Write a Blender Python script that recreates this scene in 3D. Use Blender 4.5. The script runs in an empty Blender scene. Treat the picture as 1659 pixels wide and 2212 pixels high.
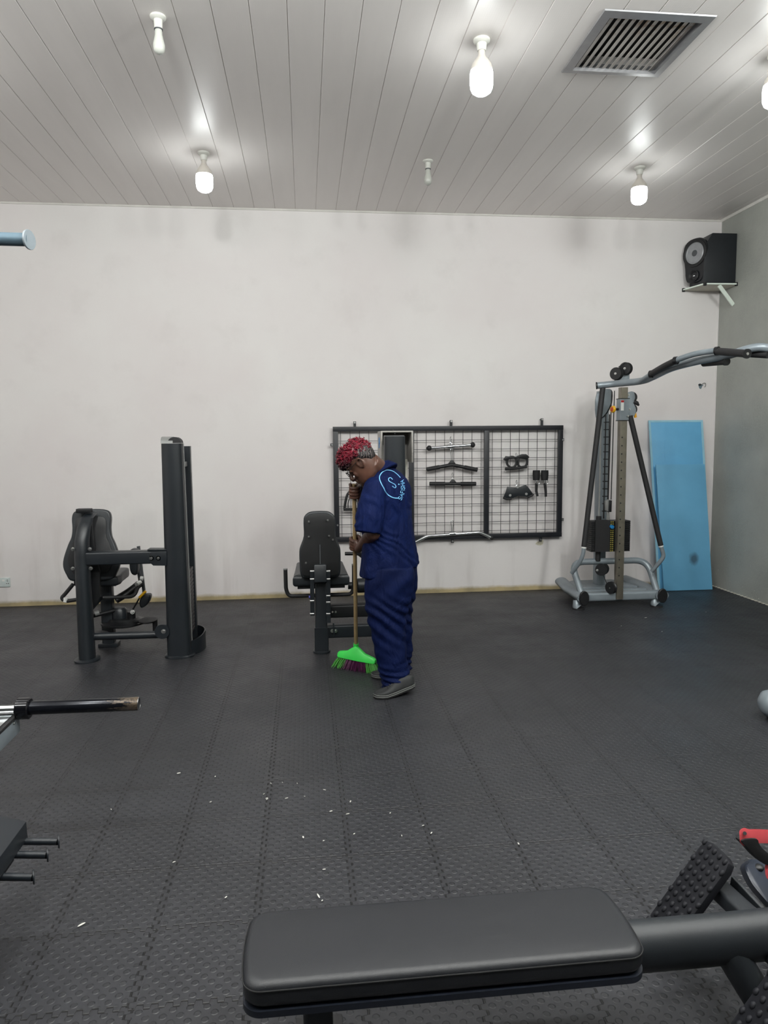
import bpy, bmesh, math, random
from mathutils import Vector, Matrix, Quaternion, noise
from mathutils.bvhtree import BVHTree
random.seed(7)
PI = math.pi
SC = bpy.context.scene
COL = SC.collection

# ------------------------------------------------------------------ camera
F_PX, CX, CY, EYE = 1550.0, 829.5, 1106.0, 1.5      # frame taken as 1659 x 2212
_y = Vector(((659-CX)/F_PX, (957-CY)/F_PX, 1)).normalized()
_x = Vector(((15124-CX)/F_PX, (828-CY)/F_PX, 1)); _x = (_x - _x.dot(_y)*_y).normalized()
_z = _x.cross(_y)
ROT = Matrix((_x, _y, _z))                            # camera (x right, y down, z ahead) -> world
CAMLOC = Vector((0, 0, EYE))
cd = bpy.data.cameras.new('camera'); cam = bpy.data.objects.new('camera', cd); COL.objects.link(cam)
cx_, cy_, cz_ = ROT @ Vector((1,0,0)), ROT @ Vector((0,-1,0)), ROT @ Vector((0,0,-1))
cam.matrix_world = Matrix(((cx_.x,cy_.x,cz_.x,0),(cx_.y,cy_.y,cz_.y,0),(cx_.z,cy_.z,cz_.z,EYE),(0,0,0,1)))
cd.sensor_fit = 'VERTICAL'; cd.sensor_height = 36; cd.lens = 36*F_PX/2212; cd.clip_start = 0.05
SC.camera = cam
SC.view_settings.view_transform = 'Standard'; SC.view_settings.look = 'None'
SC.view_settings.gamma = 1; SC.view_settings.use_curve_mapping = False
SC.view_settings.exposure = 0.45
SC.cycles.use_denoising = True
SC.cycles.max_bounces = 8; SC.cycles.diffuse_bounces = 5; SC.cycles.caustics_reflective = False; SC.cycles.caustics_refractive = False
SC.cycles.sample_clamp_indirect = 6
w = bpy.data.worlds.new('world'); SC.world = w; w.use_nodes = True
w.node_tree.nodes['Background'].inputs[0].default_value = (0.55, 0.6, 0.62, 1)
w.node_tree.nodes['Background'].inputs[1].default_value = 0.05

LAMP = 17.0          # strength of one lit globe
def point_lamp(x, y, e):                               # the lit lamps of the room behind the viewer
    l = bpy.data.lights.new('lamp_light', 'POINT'); l.energy = e; l.color = (0.97, 1.0, 0.98); l.shadow_soft_size = 0.12
    o = bpy.data.objects.new('lamp_light', l); o.location = (x, y, 3.44); COL.objects.link(o)
for _a in ((-0.71, 2.34, 62), (2.69, 2.34, 74), (-2.41, 2.34, 34), (0.99, 2.34, 56), (-0.71, 0.66, 70), (0.99, 0.66, 80), (2.69, 0.66, 90), (-2.41, 0.66, 30), (-2.41, 4.02, 12), (-4.0, 2.34, 14)):
    point_lamp(*_a)

def ray(px, py): return ROT @ Vector(((px-CX)/F_PX, (py-CY)/F_PX, 1))
def P(px, py, y): d = ray(px, py); return CAMLOC + d*(y/d.y)
def PZ(px, py, z): d = ray(px, py); return CAMLOC + d*((z-EYE)/d.z)
def PX(px, py, x): d = ray(px, py); return CAMLOC + d*(x/d.x)
V = Vector

# ------------------------------------------------------------------ materials
def lin(c):
    return tuple(((v/255)/12.92 if v/255 <= 0.04045 else ((v/255+0.055)/1.055)**2.4) for v in c)
class NT:
    def __init__(s, name):
        s.m = bpy.data.materials.new(name); s.m.use_nodes = True; s.t = s.m.node_tree
        s.b = s.t.nodes['Principled BSDF']
    def n(s, kind, **kw):
        nd = s.t.nodes.new(kind)
        for k, v in kw.items(): setattr(nd, k, v)
        return nd
    def l(s, a, b): s.t.links.new(a, b)
    def math(s, op, a, b=None, c=None, clamp=False):
        nd = s.n('ShaderNodeMath', operation=op); nd.use_clamp = clamp
        for i, v in enumerate((a, b, c)):
            if v is None: continue
            if isinstance(v, (int, float)): nd.inputs[i].default_value = v
            else: s.l(v, nd.inputs[i])
        return nd.outputs[0]
    def noise(s, scale, detail=3, rough=0.5, vec=None, dist=0):
        nd = s.n('ShaderNodeTexNoise'); nd.inputs['Scale'].default_value = scale
        nd.inputs['Detail'].default_value = detail; nd.inputs['Roughness'].default_value = rough
        nd.inputs['Distortion'].default_value = dist
        s.l(vec if vec is not None else s.co(), nd.inputs['Vector']); return nd.outputs['Fac']
    def co(s):
        if not hasattr(s, '_co'): s._co = s.n('ShaderNodeNewGeometry').outputs['Position']
        return s._co
    def oc(s):
        if not hasattr(s, '_oc'): s._oc = s.n('ShaderNodeTexCoord').outputs['Object']
        return s._oc
    def xyz(s):
        if not hasattr(s, '_x'):
            sp = s.n('ShaderNodeSeparateXYZ'); s.l(s.co(), sp.inputs[0]); s._x = sp.outputs
        return s._x
    def ramp(s, fac, lo, hi, c0=0.0, c1=1.0):
        mr = s.n('ShaderNodeMapRange'); s.l(fac, mr.inputs[0])
        for i, v in zip((1,2,3,4), (lo, hi, c0, c1)): mr.inputs[i].default_value = v
        return mr.outputs[0]
    def mix(s, fac, a, b):
        nd = s.n('ShaderNodeMix', data_type='RGBA')
        if isinstance(fac, (int, float)): nd.inputs[0].default_value = fac
        else: s.l(fac, nd.inputs[0])
        for i, v in ((6, a), (7, b)):
            if isinstance(v, tuple): nd.inputs[i].default_value = (*v[:3], 1)
            else: s.l(v, nd.inputs[i])
        return nd.outputs[2]
    def bump(s, h, strength=0.3, dist=0.002):
        nd = s.n('ShaderNodeBump'); nd.inputs['Strength'].default_value = strength; nd.inputs['Distance'].default_value = dist
        s.l(h, nd.inputs['Height']); s.l(nd.outputs[0], s.b.inputs['Normal'])
def pm(name, rgb, rough=0.5, metal=0.0, var=0.12, vscale=14, bump=0.0, bscale=400, spec=0.5, rvar=0.0, coat=0.0):
    t = NT(name); c = lin(rgb)
    d = tuple(v*(1-var) for v in c); e = tuple(min(1, v*(1+var)) for v in c)
    t.l(t.mix(t.ramp(t.noise(vscale, 4), 0.3, 0.7), d, e), t.b.inputs['Base Color'])
    t.b.inputs['Roughness'].default_value = rough; t.b.inputs['Metallic'].default_value = metal
    t.b.inputs['Specular IOR Level'].default_value = spec
    if rvar: t.l(t.ramp(t.noise(vscale*1.7, 5), 0.3, 0.7, rough-rvar, rough+rvar), t.b.inputs['Roughness'])
    if bump: t.bump(t.noise(bscale, 3), bump, 0.001)
    if coat: t.b.inputs['Coat Weight'].default_value = coat
    return t.m
def emit(name, rgb, s):
    t = NT(name); t.b.inputs['Base Color'].default_value = (0.9,0.9,0.9,1)
    t.b.inputs['Emission Color'].default_value = (*rgb, 1); t.b.inputs['Emission Strength'].default_value = s
    return t.m

# ------------------------------------------------------------------ mesh building
def frame_of(d, up=None):
    d = V(d).normalized()
    u = V(up) if up is not None else (V((0,0,1)) if abs(d.z) < 0.95 else V((0,1,0)))
    a = u.cross(d)
    if a.length < 1e-6: a = V((1,0,0)).cross(d)
    a.normalize(); b = d.cross(a).normalized()
    return a, b
def smooth_path(pts, n=6, closed=False):
    pts = [V(p) for p in pts]; out = []; N = len(pts)
    rng = range(N) if closed else range(N-1)
    for i in rng:
        p1, p2 = pts[i], pts[(i+1) % N]
        p0 = pts[(i-1) % N] if (closed or i > 0) else p1*2-p2
        p3 = pts[(i+2) % N] if (closed or i < N-2) else p2*2-p1
        for k in range(n):
            t = k/n
            out.append(0.5*((2*p1)+(p2-p0)*t+(2*p0-5*p1+4*p2-p3)*t*t+(3*p1-p0-3*p2+p3)*t**3))
    if not closed: out.append(pts[-1])
    return out
def round_path(pts, r, n=5):
    pts = [V(p) for p in pts]; out = [pts[0]]
    for i in range(1, len(pts)-1):
        a, b, c = pts[i-1], pts[i], pts[i+1]
        ra = min(r, (a-b).length*0.49, (c-b).length*0.49)
        s, e = b+(a-b).normalized()*ra, b+(c-b).normalized()*ra
        for k in range(n+1):
            t = k/n; out.append(s*(1-t)**2+b*2*t*(1-t)+e*t*t)
    out.append(pts[-1]); return out
class MB:
    def __init__(s): s.v = []; s.f = []
    def add(s, vs, fs):
        o = len(s.v); s.v += [V(v) for v in vs]; s.f += [tuple(i+o for i in f) for f in fs]; return s
    def box(s, c, sx, sy, sz, M=None):
        vs = []
        for x in (-.5,.5):
            for y in (-.5,.5):
                for z in (-.5,.5):
                    p = V((x*sx, y*sy, z*sz)); vs.append(V(c)+((M @ p) if M else p))
        return s.add(vs, [(0,1,3,2),(4,6,7,5),(0,4,5,1),(2,3,7,6),(0,2,6,4),(1,5,7,3)])
    def bb(s, a, b):
        a, b = V(a), V(b); return s.box((a+b)/2, abs(b.x-a.x), abs(b.y-a.y), abs(b.z-a.z))
    def rings(s, rings, caps=True, closed=False):
        n = len(rings[0]); vs = [p for r in rings for p in r]; fs = []
        m = len(rings)
        for i in range(m if closed else m-1):
            j = (i+1) % m
            for k in range(n):
                l = (k+1) % n; fs.append((i*n+k, i*n+l, j*n+l, j*n+k))
        if caps and not closed:
            fs.append(tuple(reversed(range(n)))); fs.append(tuple((m-1)*n+k for k in range(n)))
        return s.add(vs, fs)
    def tube(s, pts, r, seg=12, closed=False, ry=None, up=None, caps=True):
        pts = [V(p) for p in pts]; N = len(pts); rr = r if isinstance(r, (list, tuple)) else [r]*N
        rings = []; a = None
        for i, p in enumerate(pts):
            if closed: d = pts[(i+1) % N]-pts[i-1]
            else: d = pts[min(i+1, N-1)]-pts[max(i-1, 0)]
            d.normalize()
            if a is None: a, b = frame_of(d, up)
            else:
                a = (a-d*a.dot(d))
                if a.length < 1e-5: a, b = frame_of(d, up)
                a.normalize(); b = d.cross(a)
            q = rr[i]; h = (ry if ry is not None else q) if not isinstance(ry, (list, tuple)) else ry[i]
            rings.append([p+a*math.cos(t)*q+b*math.sin(t)*h for t in (2*PI*k/seg for k in range(seg))])
        return s.rings(rings, caps, closed)
    def cyl(s, a, b, r, r2=None, seg=20):
        return s.tube([a, b], [r, r if r2 is None else r2], seg)
    def bar(s, a, b, w, h, up=None, rad=0):
        a, b = V(a), V(b); x, y = frame_of(b-a, up)
        if rad > 0:
            sec = []
            for cx, cy, t0 in ((w/2-rad, h/2-rad, 0), (-w/2+rad, h/2-rad, PI/2), (-w/2+rad, -h/2+rad, PI), (w/2-rad, -h/2+rad, 1.5*PI)):
                for k in range(5): t = t0+k*PI/8; sec.append((cx+rad*math.cos(t), cy+rad*math.sin(t)))
        else: sec = [(w/2,h/2),(-w/2,h/2),(-w/2,-h/2),(w/2,-h/2)]
        return s.rings([[p+x*u+y*v for u, v in sec] for p in (a, b)])
    def prism(s, poly, ext):
        ext = V(ext); poly = [V(p) for p in poly]; n = len(poly)
        return s.rings([poly, [p+ext for p in poly]])
    def lathe(s, prof, o, axis=(0,0,1), seg=24):
        a, b = frame_of(axis); ax = V(axis).normalized()
        return s.rings([[V(o)+ax*h+(a*math.cos(t)+b*math.sin(t))*max(r, 1e-4) for t in (2*PI*k/seg for k in range(seg))] for r, h in prof])
    def ell(s, c, rx, ry, rz, M=None, seg=16, rg=10):
        rings = []
        for i in range(rg+1):
            t = PI*i/rg; q = max(math.sin(t), 1e-3)
            ring = []
            for k in range(seg):
                u = 2*PI*k/seg; p = V((rx*q*math.cos(u), ry*q*math.sin(u), -rz*math.cos(t)))
                ring.append(V(c)+((M @ p) if M else p))
            rings.append(ring)
        return s.rings(rings)
    def merge(s, o): return s.add(o.v, o.f)

OFF = {}
SPLIT = {'bolt','shell_screw','link_bolt','rung'}
def loose_pieces(mb):
    par = list(range(len(mb.v)))
    def find(a):
        while par[a] != a: par[a] = par[par[a]]; a = par[a]
        return a
    for f in mb.f:
        for i in f[1:]: par[find(i)] = find(f[0])
    groups = {}
    for f in mb.f: groups.setdefault(find(f[0]), []).append(f)
    out = []
    for fs in groups.values():
        idx = {}; q = MB()
        for f in fs:
            for i in f:
                if i not in idx: idx[i] = len(q.v); q.v.append(mb.v[i])
            q.f.append(tuple(idx[i] for i in f))
        out.append(q)
    return out
def build(mb, name, mat, parent=None, loc=None, bevel=0, seg=2, sharp=40, kind=None, label=None, cat=None, group=None, weld=False):
    if name in SPLIT and len(mb.f) > 6:
        ps = loose_pieces(mb)
        if len(ps) > 1:
            for q in ps[1:]: build(q, name, mat, parent, loc, bevel, seg, sharp)
            mb = ps[0]
    off = OFF.get(parent.name, V((0,0,0))) if parent is not None else (V(loc) if loc is not None else V((0,0,0)))
    me = bpy.data.meshes.new(name)
    me.from_pydata([tuple(v-off) for v in mb.v], [], mb.f)
    bm = bmesh.new(); bm.from_mesh(me)
    if weld: bmesh.ops.remove_doubles(bm, verts=bm.verts, dist=1e-5)
    bmesh.ops.recalc_face_normals(bm, faces=bm.faces)
    if bevel:
        ed = [e for e in bm.edges if len(e.link_faces) == 2 and e.calc_face_angle(0) > math.radians(30)]
        bmesh.ops.bevel(bm, geom=ed, offset=bevel, segments=seg, profile=0.6, affect='EDGES', clamp_overlap=True)
    for f in bm.faces: f.smooth = True
    for e in bm.edges:
        if len(e.link_faces) == 2 and e.calc_face_angle(0) > math.radians(sharp): e.smooth = False
    bm.to_mesh(me); bm.free()
    me.materials.append(mat)
    o = bpy.data.objects.new(name, me); COL.objects.link(o)
    if parent is not None: o.parent = parent
    else: o.location = off
    OFF[o.name] = off
    if kind: o['kind'] = kind
    if label: o['label'] = label
    if cat: o['category'] = cat
    if group: o['group'] = group
    return o
def thing(name, label, cat, loc, group=None):
    o = bpy.data.objects.new(name, None); COL.objects.link(o); o.location = loc; o.empty_display_size = 0.1
    o['label'] = label; o['category'] = cat
    if group: o['group'] = group
    OFF[o.name] = V(loc); return o
def copy_tree(src, parent=None):
    c = src.copy(); COL.objects.link(c); c.parent = parent
    for ch in list(src.children): copy_tree(ch, c)
    return c

M_STEEL = pm('black_powder_coat', (21,26,31), 0.40, 0.0, 0.10, 9, 0.15, 900, 0.55)
M_STEEL2 = pm('black_plastic', (11,12,15), 0.45, 0, 0.1, 9, 0.1, 700)
M_VINYL = pm('charcoal_upholstery', (30,34,38), 0.40, 0, 0.08, 8, 0.25, 1200, 0.5)
M_RUBBER = pm('black_rubber_grip', (24,24,26), 0.62, 0, 0.1, 20, 0.3, 500)
M_GREY = pm('silver_grey_paint', (128,137,143), 0.35, 0.25, 0.08, 10, 0.05, 600, 0.5)
M_CHROME = pm('chrome', (205,208,210), 0.16, 1.0, 0.05, 30)
M_BOLT = pm('zinc_bolt', (200,200,198), 0.28, 1.0, 0.1, 40)
M_YEL = pm('yellow_plastic', (226,172,20), 0.4, 0, 0.05)
M_DARKGREY = pm('dark_grey_plastic', (70,73,76), 0.5, 0, 0.08)
M_LGREY = pm('light_grey_cover', (125,126,124), 0.4, 0.1, 0.06)
M_WHITE = pm('white_plastic', (225,226,222), 0.35, 0, 0.04)
# ------------------------------------------------------------------ the room
WALL_Y, WALL_X, CEIL, LEFT, REAR = 6.95, 4.15, 3.66, -4.6, -3.2
def wall_mat():
    t = NT('painted_wall'); x = t.xyz()
    n1 = t.noise(0.7, 4, 0.6); n2 = t.noise(3.0, 5, 0.6)
    c = t.mix(t.ramp(n1, 0.35, 0.65), lin((224,221,219)), lin((219,213,212)))
    c = t.mix(t.math('MULTIPLY', t.ramp(n2, 0.55, 0.8), 0.16), c, lin((176,170,166)))
    # vertical grime runs low on the wall
    mp = t.n('ShaderNodeMapping'); mp.inputs['Scale'].default_value = (6, 6, 0.7); t.l(t.co(), mp.inputs[0])
    runs = t.ramp(t.noise(1.0, 4, 0.6, mp.outputs[0]), 0.5, 0.75)
    low = t.ramp(x[2], 1.1, 0.1)
    c = t.mix(t.math('MULTIPLY', t.math('MULTIPLY', runs, low), 0.35), c, lin((160,152,144)))
    # bare yellowed plaster left at the foot of the wall
    edge = t.math('ADD', x[2], t.math('MULTIPLY', t.math('SUBTRACT', t.noise(5.0, 4, 0.7), 0.5), 0.045))
    c = t.mix(t.ramp(edge, 0.062, 0.030), c, t.mix(t.ramp(n2, 0.4, 0.6), lin((178,162,124)), lin((150,138,108))))
    t.l(c, t.b.inputs['Base Color']); t.b.inputs['Roughness'].default_value = 0.62
    t.b.inputs['Specular IOR Level'].default_value = 0.3
    t.bump(t.math('ADD', t.noise(6, 3), t.math('MULTIPLY', t.noise(90, 3), 0.15)), 0.25, 0.006)
    return t.m
def wall2_mat():
    t = NT('grey_textured_wall'); x = t.xyz()
    c = t.mix(t.ramp(t.noise(2.2, 5, 0.65), 0.35, 0.65), lin((160,162,156)), lin((140,143,137)))
    c = t.mix(t.ramp(t.noise(60, 4, 0.7), 0.35, 0.7), c, lin((154,156,150)))
    sp = t.ramp(t.noise(55, 2, 0.5), 0.70, 0.74); low = t.ramp(x[2], 0.5, 0.0)
    c = t.mix(t.math('MULTIPLY', sp, low), c, lin((215,214,208)))
    t.l(c, t.b.inputs['Base Color']); t.b.inputs['Roughness'].default_value = 0.5
    t.bump(t.noise(70, 4, 0.7), 0.5, 0.004)
    return t.m
def floor_mat():
    t = NT('black_rubber_mats'); x = t.xyz()
    TX, TY, OX, OY = 0.3125, 0.3175, 0.13, 2.80
    def cell(v, o, p): return t.math('FRACT', t.math('ADD', t.math('DIVIDE', t.math('SUBTRACT', v, o), p), 200.0))
    # jigsaw wander of the joints
    def tri(v, p): return t.math('PINGPONG', t.math('ADD', v, 50.0), p)
    def sq(v, p): return t.math('SUBTRACT', t.ramp(tri(v, p), p*0.42, p*0.58), 0.5)
    jx = t.math('MULTIPLY', sq(x[1], 0.0198), 0.016); jy = t.math('MULTIPLY', sq(x[0], 0.0195), 0.016)
    fx = cell(t.math('ADD', x[0], jx), OX, TX); fy = cell(t.math('ADD', x[1], jy), OY, TY)
    def dist(f, p): return t.math('MULTIPLY', t.math('MINIMUM', f, t.math('SUBTRACT', 1.0, f)), p)
    d = t.math('MINIMUM', dist(fx, TX), dist(fy, TY))
    seam = t.ramp(d, 0.0012, 0.0040, 1.0, 0.0)
    d2 = t.math('MINIMUM', dist(cell(x[0], OX, TX), TX), dist(cell(x[1], OY, TY), TY))
    # round studs, staggered
    s_ = 0.0446
    u = t.math('FRACT', t.math('ADD', t.math('DIVIDE', t.math('ADD', x[0], x[1]), s_), 300.0))
    v = t.math('FRACT', t.math('ADD', t.math('DIVIDE', t.math('SUBTRACT', x[0], x[1]), s_), 300.0))
    du = t.math('SUBTRACT', u, 0.5); dv = t.math('SUBTRACT', v, 0.5)
    r = t.math('SQRT', t.math('ADD', t.math('MULTIPLY', du, du), t.math('MULTIPLY', dv, dv)))
    stud = t.ramp(r, 0.34, 0.24)
    stud = t.math('MULTIPLY', stud, t.ramp(d2, 0.010, 0.013))
    n = t.noise(1.3, 4, 0.6); fine = t.noise(420, 3, 0.6); big = t.noise(0.5, 3)
    c = t.mix(t.ramp(n, 0.3, 0.7), lin((34,35,38)), lin((42,43,47)))
    c = t.mix(t.math('MULTIPLY', t.ramp(t.noise(2.6, 5, 0.7), 0.55, 0.75), 0.3), c, lin((52,52,54)))
    c = t.mix(t.math('MULTIPLY', stud, 0.5), c, lin((27,28,31)))
    c = t.mix(t.ramp(d2, 0.014, 0.004, 0.0, 0.2), c, lin((20,20,22)))
    c = t.mix(seam, c, lin((6,6,7)))
    t.l(c, t.b.inputs['Base Color'])
    t.l(t.ramp(t.noise(1.7, 5, 0.7), 0.35, 0.65, 0.40, 0.55), t.b.inputs['Roughness'])
    t.b.inputs['Specular IOR Level'].default_value = 0.5
    h = t.math('SUBTRACT', t.math('ADD', stud, t.math('MULTIPLY', fine, 0.12)), t.math('MULTIPLY', seam, 1.2))
    t.bump(h, 0.8, 0.0025)
    return t.m
def ceil_mat():
    t = NT('pvc_ceiling_boards')
    mp = t.n('ShaderNodeMapping'); mp.inputs['Scale'].default_value = (1, 0.12, 1); t.l(t.co(), mp.inputs[0])
    c = t.mix(t.ramp(t.noise(4, 4, 0.6, mp.outputs[0]), 0.3, 0.7), lin((230,225,222)), lin((238,233,230)))
    t.l(c, t.b.inputs['Base Color']); t.b.inputs['Roughness'].default_value = 0.36
    t.b.inputs['Specular IOR Level'].default_value = 0.34
    x = t.xyz()
    rib = t.math('PINGPONG', t.math('ADD', x[0], 20.0), 0.006); crs = t.math('PINGPONG', t.math('ADD', x[1], 20.0), 0.009)
    t.bump(t.math('ADD', rib, t.math('MULTIPLY', crs, 0.5)), 0.25, 0.05)
    return t.m
M_WALL, M_WALL2, M_FLOOR, M_CEIL = wall_mat(), wall2_mat(), floor_mat(), ceil_mat()
M_DARKWALL = pm('dark_wall', (70,72,70), 0.7)
M_TRIM = pm('white_trim', (214,211,205), 0.45, 0, 0.05)
build(MB().bb((LEFT,REAR,-0.1),(WALL_X,WALL_Y,0)), 'floor', M_FLOOR, kind='structure')
build(MB().bb((LEFT,WALL_Y,-0.1),(WALL_X+0.15,WALL_Y+0.15,CEIL+0.1)), 'wall_back', M_WALL, kind='structure')
build(MB().bb((WALL_X,REAR,-0.1),(WALL_X+0.15,WALL_Y,CEIL+0.1)), 'wall_right', M_WALL2, kind='structure')
build(MB().bb((LEFT-0.15,REAR,-0.1),(LEFT,WALL_Y+0.15,CEIL+0.1)), 'wall_left', M_WALL, kind='structure')
build(MB().bb((LEFT-0.15,REAR-0.15,-0.1),(WALL_X+0.15,REAR,CEIL+0.1)), 'wall_front', M_DARKWALL, kind='structure')
# ceiling of long boards with open V joints running to the far wall
cb = MB(); PITCH = 0.1874; x0 = -0.235-PITCH*30
VX0, VX1, VY0, VY1 = 1.565, 2.115, 3.715, 4.285           # opening of the vent
xs = []
k = 0
while x0+k*PITCH < WALL_X:
    a = max(LEFT, x0+k*PITCH); b = min(WALL_X, x0+(k+1)*PITCH); k += 1
    if b <= LEFT or b-a < 0.01: continue
    pieces = [(REAR, WALL_Y)]
    if a < VX1 and b > VX0: pieces = [(REAR, VY0), (VY1, WALL_Y)]
    for ya, yb in pieces:
        g, z = 0.0009, CEIL
        cb.rings([[V((a+g,y,z+0.003)), V((a+g+0.0025,y,z)), V((b-g-0.0025,y,z)), V((b-g,y,z+0.003)), V((b-g,y,z+0.02)), V((a+g,y,z+0.02))] for y in (ya, yb)])
    if len(pieces) == 2:
        for xa, xb in ((a, VX0), (VX1, b)):
            if xb-xa > 0.004 and xb <= b and xa >= a: cb.bb((xa+0.0016, VY0, CEIL), (xb-0.0016, VY1, CEIL+0.02))
cb.bb((LEFT,REAR,CEIL+0.005),(WALL_X,VY0,CEIL+0.1)).bb((LEFT,VY1,CEIL+0.005),(WALL_X,WALL_Y,CEIL+0.1)).bb((LEFT,VY0,CEIL+0.005),(VX0,VY1,CEIL+0.1)).bb((VX1,VY0,CEIL+0.005),(WALL_X,VY1,CEIL+0.1))
build(cb, 'ceiling', M_CEIL, kind='structure', sharp=20)
build(MB().prism([(LEFT,WALL_Y,CEIL),(LEFT,WALL_Y,CEIL-0.016),(LEFT,WALL_Y-0.006,CEIL-0.014),(LEFT,WALL_Y-0.012,CEIL)], (WALL_X-LEFT,0,0)), 'trim_1', M_TRIM, kind='structure')
build(MB().prism([(WALL_X,REAR,CEIL),(WALL_X,REAR,CEIL-0.022),(WALL_X-0.008,REAR,CEIL-0.02),(WALL_X-0.022,REAR,CEIL)], (0,WALL_Y-REAR,0)), 'trim_2', M_TRIM, kind='structure')
build(MB().bb((WALL_X-0.012,WALL_Y-0.006,0.0),(WALL_X,WALL_Y,CEIL)), 'trim_3', M_WALL, kind='structure')
# toothed mat edge with grout along the grey wall
te = MB(); y = 3.0
while y < WALL_Y-0.03:
    te.bb((WALL_X-0.020,y,0),(WALL_X-0.0005,y+0.030,0.005)); y += 0.055
build(te, 'trim_4', pm('white_grout', (196,192,180), 0.7, 0, 0.2, 60), kind='structure')

# ceiling lamps ---------------------------------------------------
M_GLOBE = emit('lit_globe', (0.96, 1.0, 0.985), LAMP)
M_FROST = pm('frosted_bulb', (222,224,216), 0.25, 0, 0.03); M_FROST.node_tree.nodes['Principled BSDF'].inputs['Transmission Weight'].default_value = 0.35
M_HOLD = pm('bulb_holder_white', (205,205,198), 0.4, 0, 0.04)
M_HOUSE = pm('bulb_housing', (196,190,182), 0.4, 0, 0.04)
def big_lamp(x, y, label):
    t = thing('ceiling_lamp', label, 'lamp', (x, y, CEIL), 'lit globe lamps on the ceiling')
    o = (x, y, CEIL)
    build(MB().lathe([(0.001,0),(0.045,0),(0.045,-0.010),(0.038,-0.018),(0.028,-0.022),(0.024,-0.055),(0.022,-0.058),(0.001,-0.058)], o), 'holder', M_HOLD, t)
    build(MB().lathe([(0.001,-0.055),(0.0185,-0.055),(0.0185,-0.075),(0.022,-0.088),(0.038,-0.108),(0.052,-0.128),(0.0585,-0.148),(0.0595,-0.160),(0.001,-0.160)], o, seg=32), 'housing', M_HOUSE, t)
    build(MB().lathe([(0.001,-0.1605),(0.0590,-0.1605),(0.0625,-0.175),(0.0628,-0.225),(0.060,-0.250),(0.052,-0.268),(0.034,-0.281),(0.001,-0.284)], o, seg=32), 'globe', M_GLOBE, t)
    return t
big_lamp(-0.71, 5.69, 'lit white globe lamp on the ceiling, left one of the two near the back wall')
big_lamp(0.99, 4.02, 'lit white globe lamp on the ceiling, the largest, left of the square vent')
big_lamp(2.69, 5.69, 'lit white globe lamp on the ceiling near the back wall, beyond the square vent')
big_lamp(2.69, 4.02, 'lit ceiling lamp right of the vent, cut off by the edge of the photo')
def small_lamp(x, y, label):
    t = thing('unlit_bulb', label, 'lamp', (x, y, CEIL), 'unlit small bulbs on the ceiling')
    o = (x, y, CEIL)
    build(MB().lathe([(0.001,0),(0.040,0),(0.040,-0.008),(0.034,-0.014),(0.022,-0.018),(0.0205,-0.060),(0.001,-0.060)], o), 'holder', M_HOLD, t)
    build(MB().lathe([(0.001,-0.060),(0.0215,-0.060),(0.0215,-0.066),(0.001,-0.066)], o), 'collar', M_DARKGREY, t)
    build(MB().lathe([(0.001,-0.066),(0.018,-0.066),(0.019,-0.090),(0.024,-0.112),(0.0295,-0.135),(0.030,-0.150),(0.026,-0.168),(0.015,-0.179),(0.001,-0.182)], o, seg=28), 'bulb', M_FROST, t)
small_lamp(-0.70, 3.965, 'unlit small white bulb on the ceiling at upper left, the nearer one')
small_lamp(0.985, 5.70, 'unlit small white bulb on the ceiling near the back wall, below the largest lit lamp')

# square ceiling vent ----------------------------------------------
M_VENT = pm('vent_aluminium', (150,150,152), 0.35, 0.6, 0.08)
M_SLAT = NT('vent_slat'); _t = M_SLAT
_t.l(_t.mix(_t.math('MULTIPLY', _t.ramp(_t.noise(18, 4), 0.45, 0.6), _t.ramp(_t.xyz()[1], 3.98, 3.74)), lin((172,165,160)), lin((120,88,52))), _t.b.inputs['Base Color']); _t.b.inputs['Roughness'].default_value = 0.5
vt = thing('ceiling_vent', 'square louvred metal vent in the ceiling with rusty slat ends', 'vent', (1.84, 4.0, CEIL))
fr = MB(); o0, o1, p0, p1 = 1.54, 2.14, 3.69, 4.31; i0, i1, j0, j1 = 1.59, 2.09, 3.74, 4.26
ring_o = [V((o0,p0,0)),V((o1,p0,0)),V((o1,p1,0)),V((o0,p1,0))]; ring_i = [V((i0,j0,0)),V((i1,j0,0)),V((i1,j1,0)),V((i0,j1,0))]
def rz(r, z, g=0): 
    c = V((1.84,4.0,0)); return [V((p.x+(g if p.x < c.x else -g), p.y+(g if p.y < c.y else -g), z)) for p in r]
fr.rings([rz(ring_o, CEIL), rz(ring_o, CEIL-0.006, 0.003), rz(ring_i, CEIL-0.014), rz(ring_i, CEIL+0.03), rz(ring_i, CEIL+0.03, -0.006), rz(ring_i, CEIL, -0.01)], closed=True)
build(fr, 'frame', M_VENT, vt, sharp=25)
build(MB().bb((VX0,VY0,CEIL+0.085),(VX1,VY1,CEIL+0.095)), 'duct_back', pm('duct_dark', (22,20,18), 0.8), vt)
for k in range(12):
    xc = i0+0.026+k*0.0405
    Mr = Matrix.Rotation(math.radians(-12), 3, 'Y')
    build(MB().box((xc, 4.0, CEIL+0.006), 0.0235, 0.52, 0.0025, Mr), 'slat', M_SLAT.m, vt)
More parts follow.
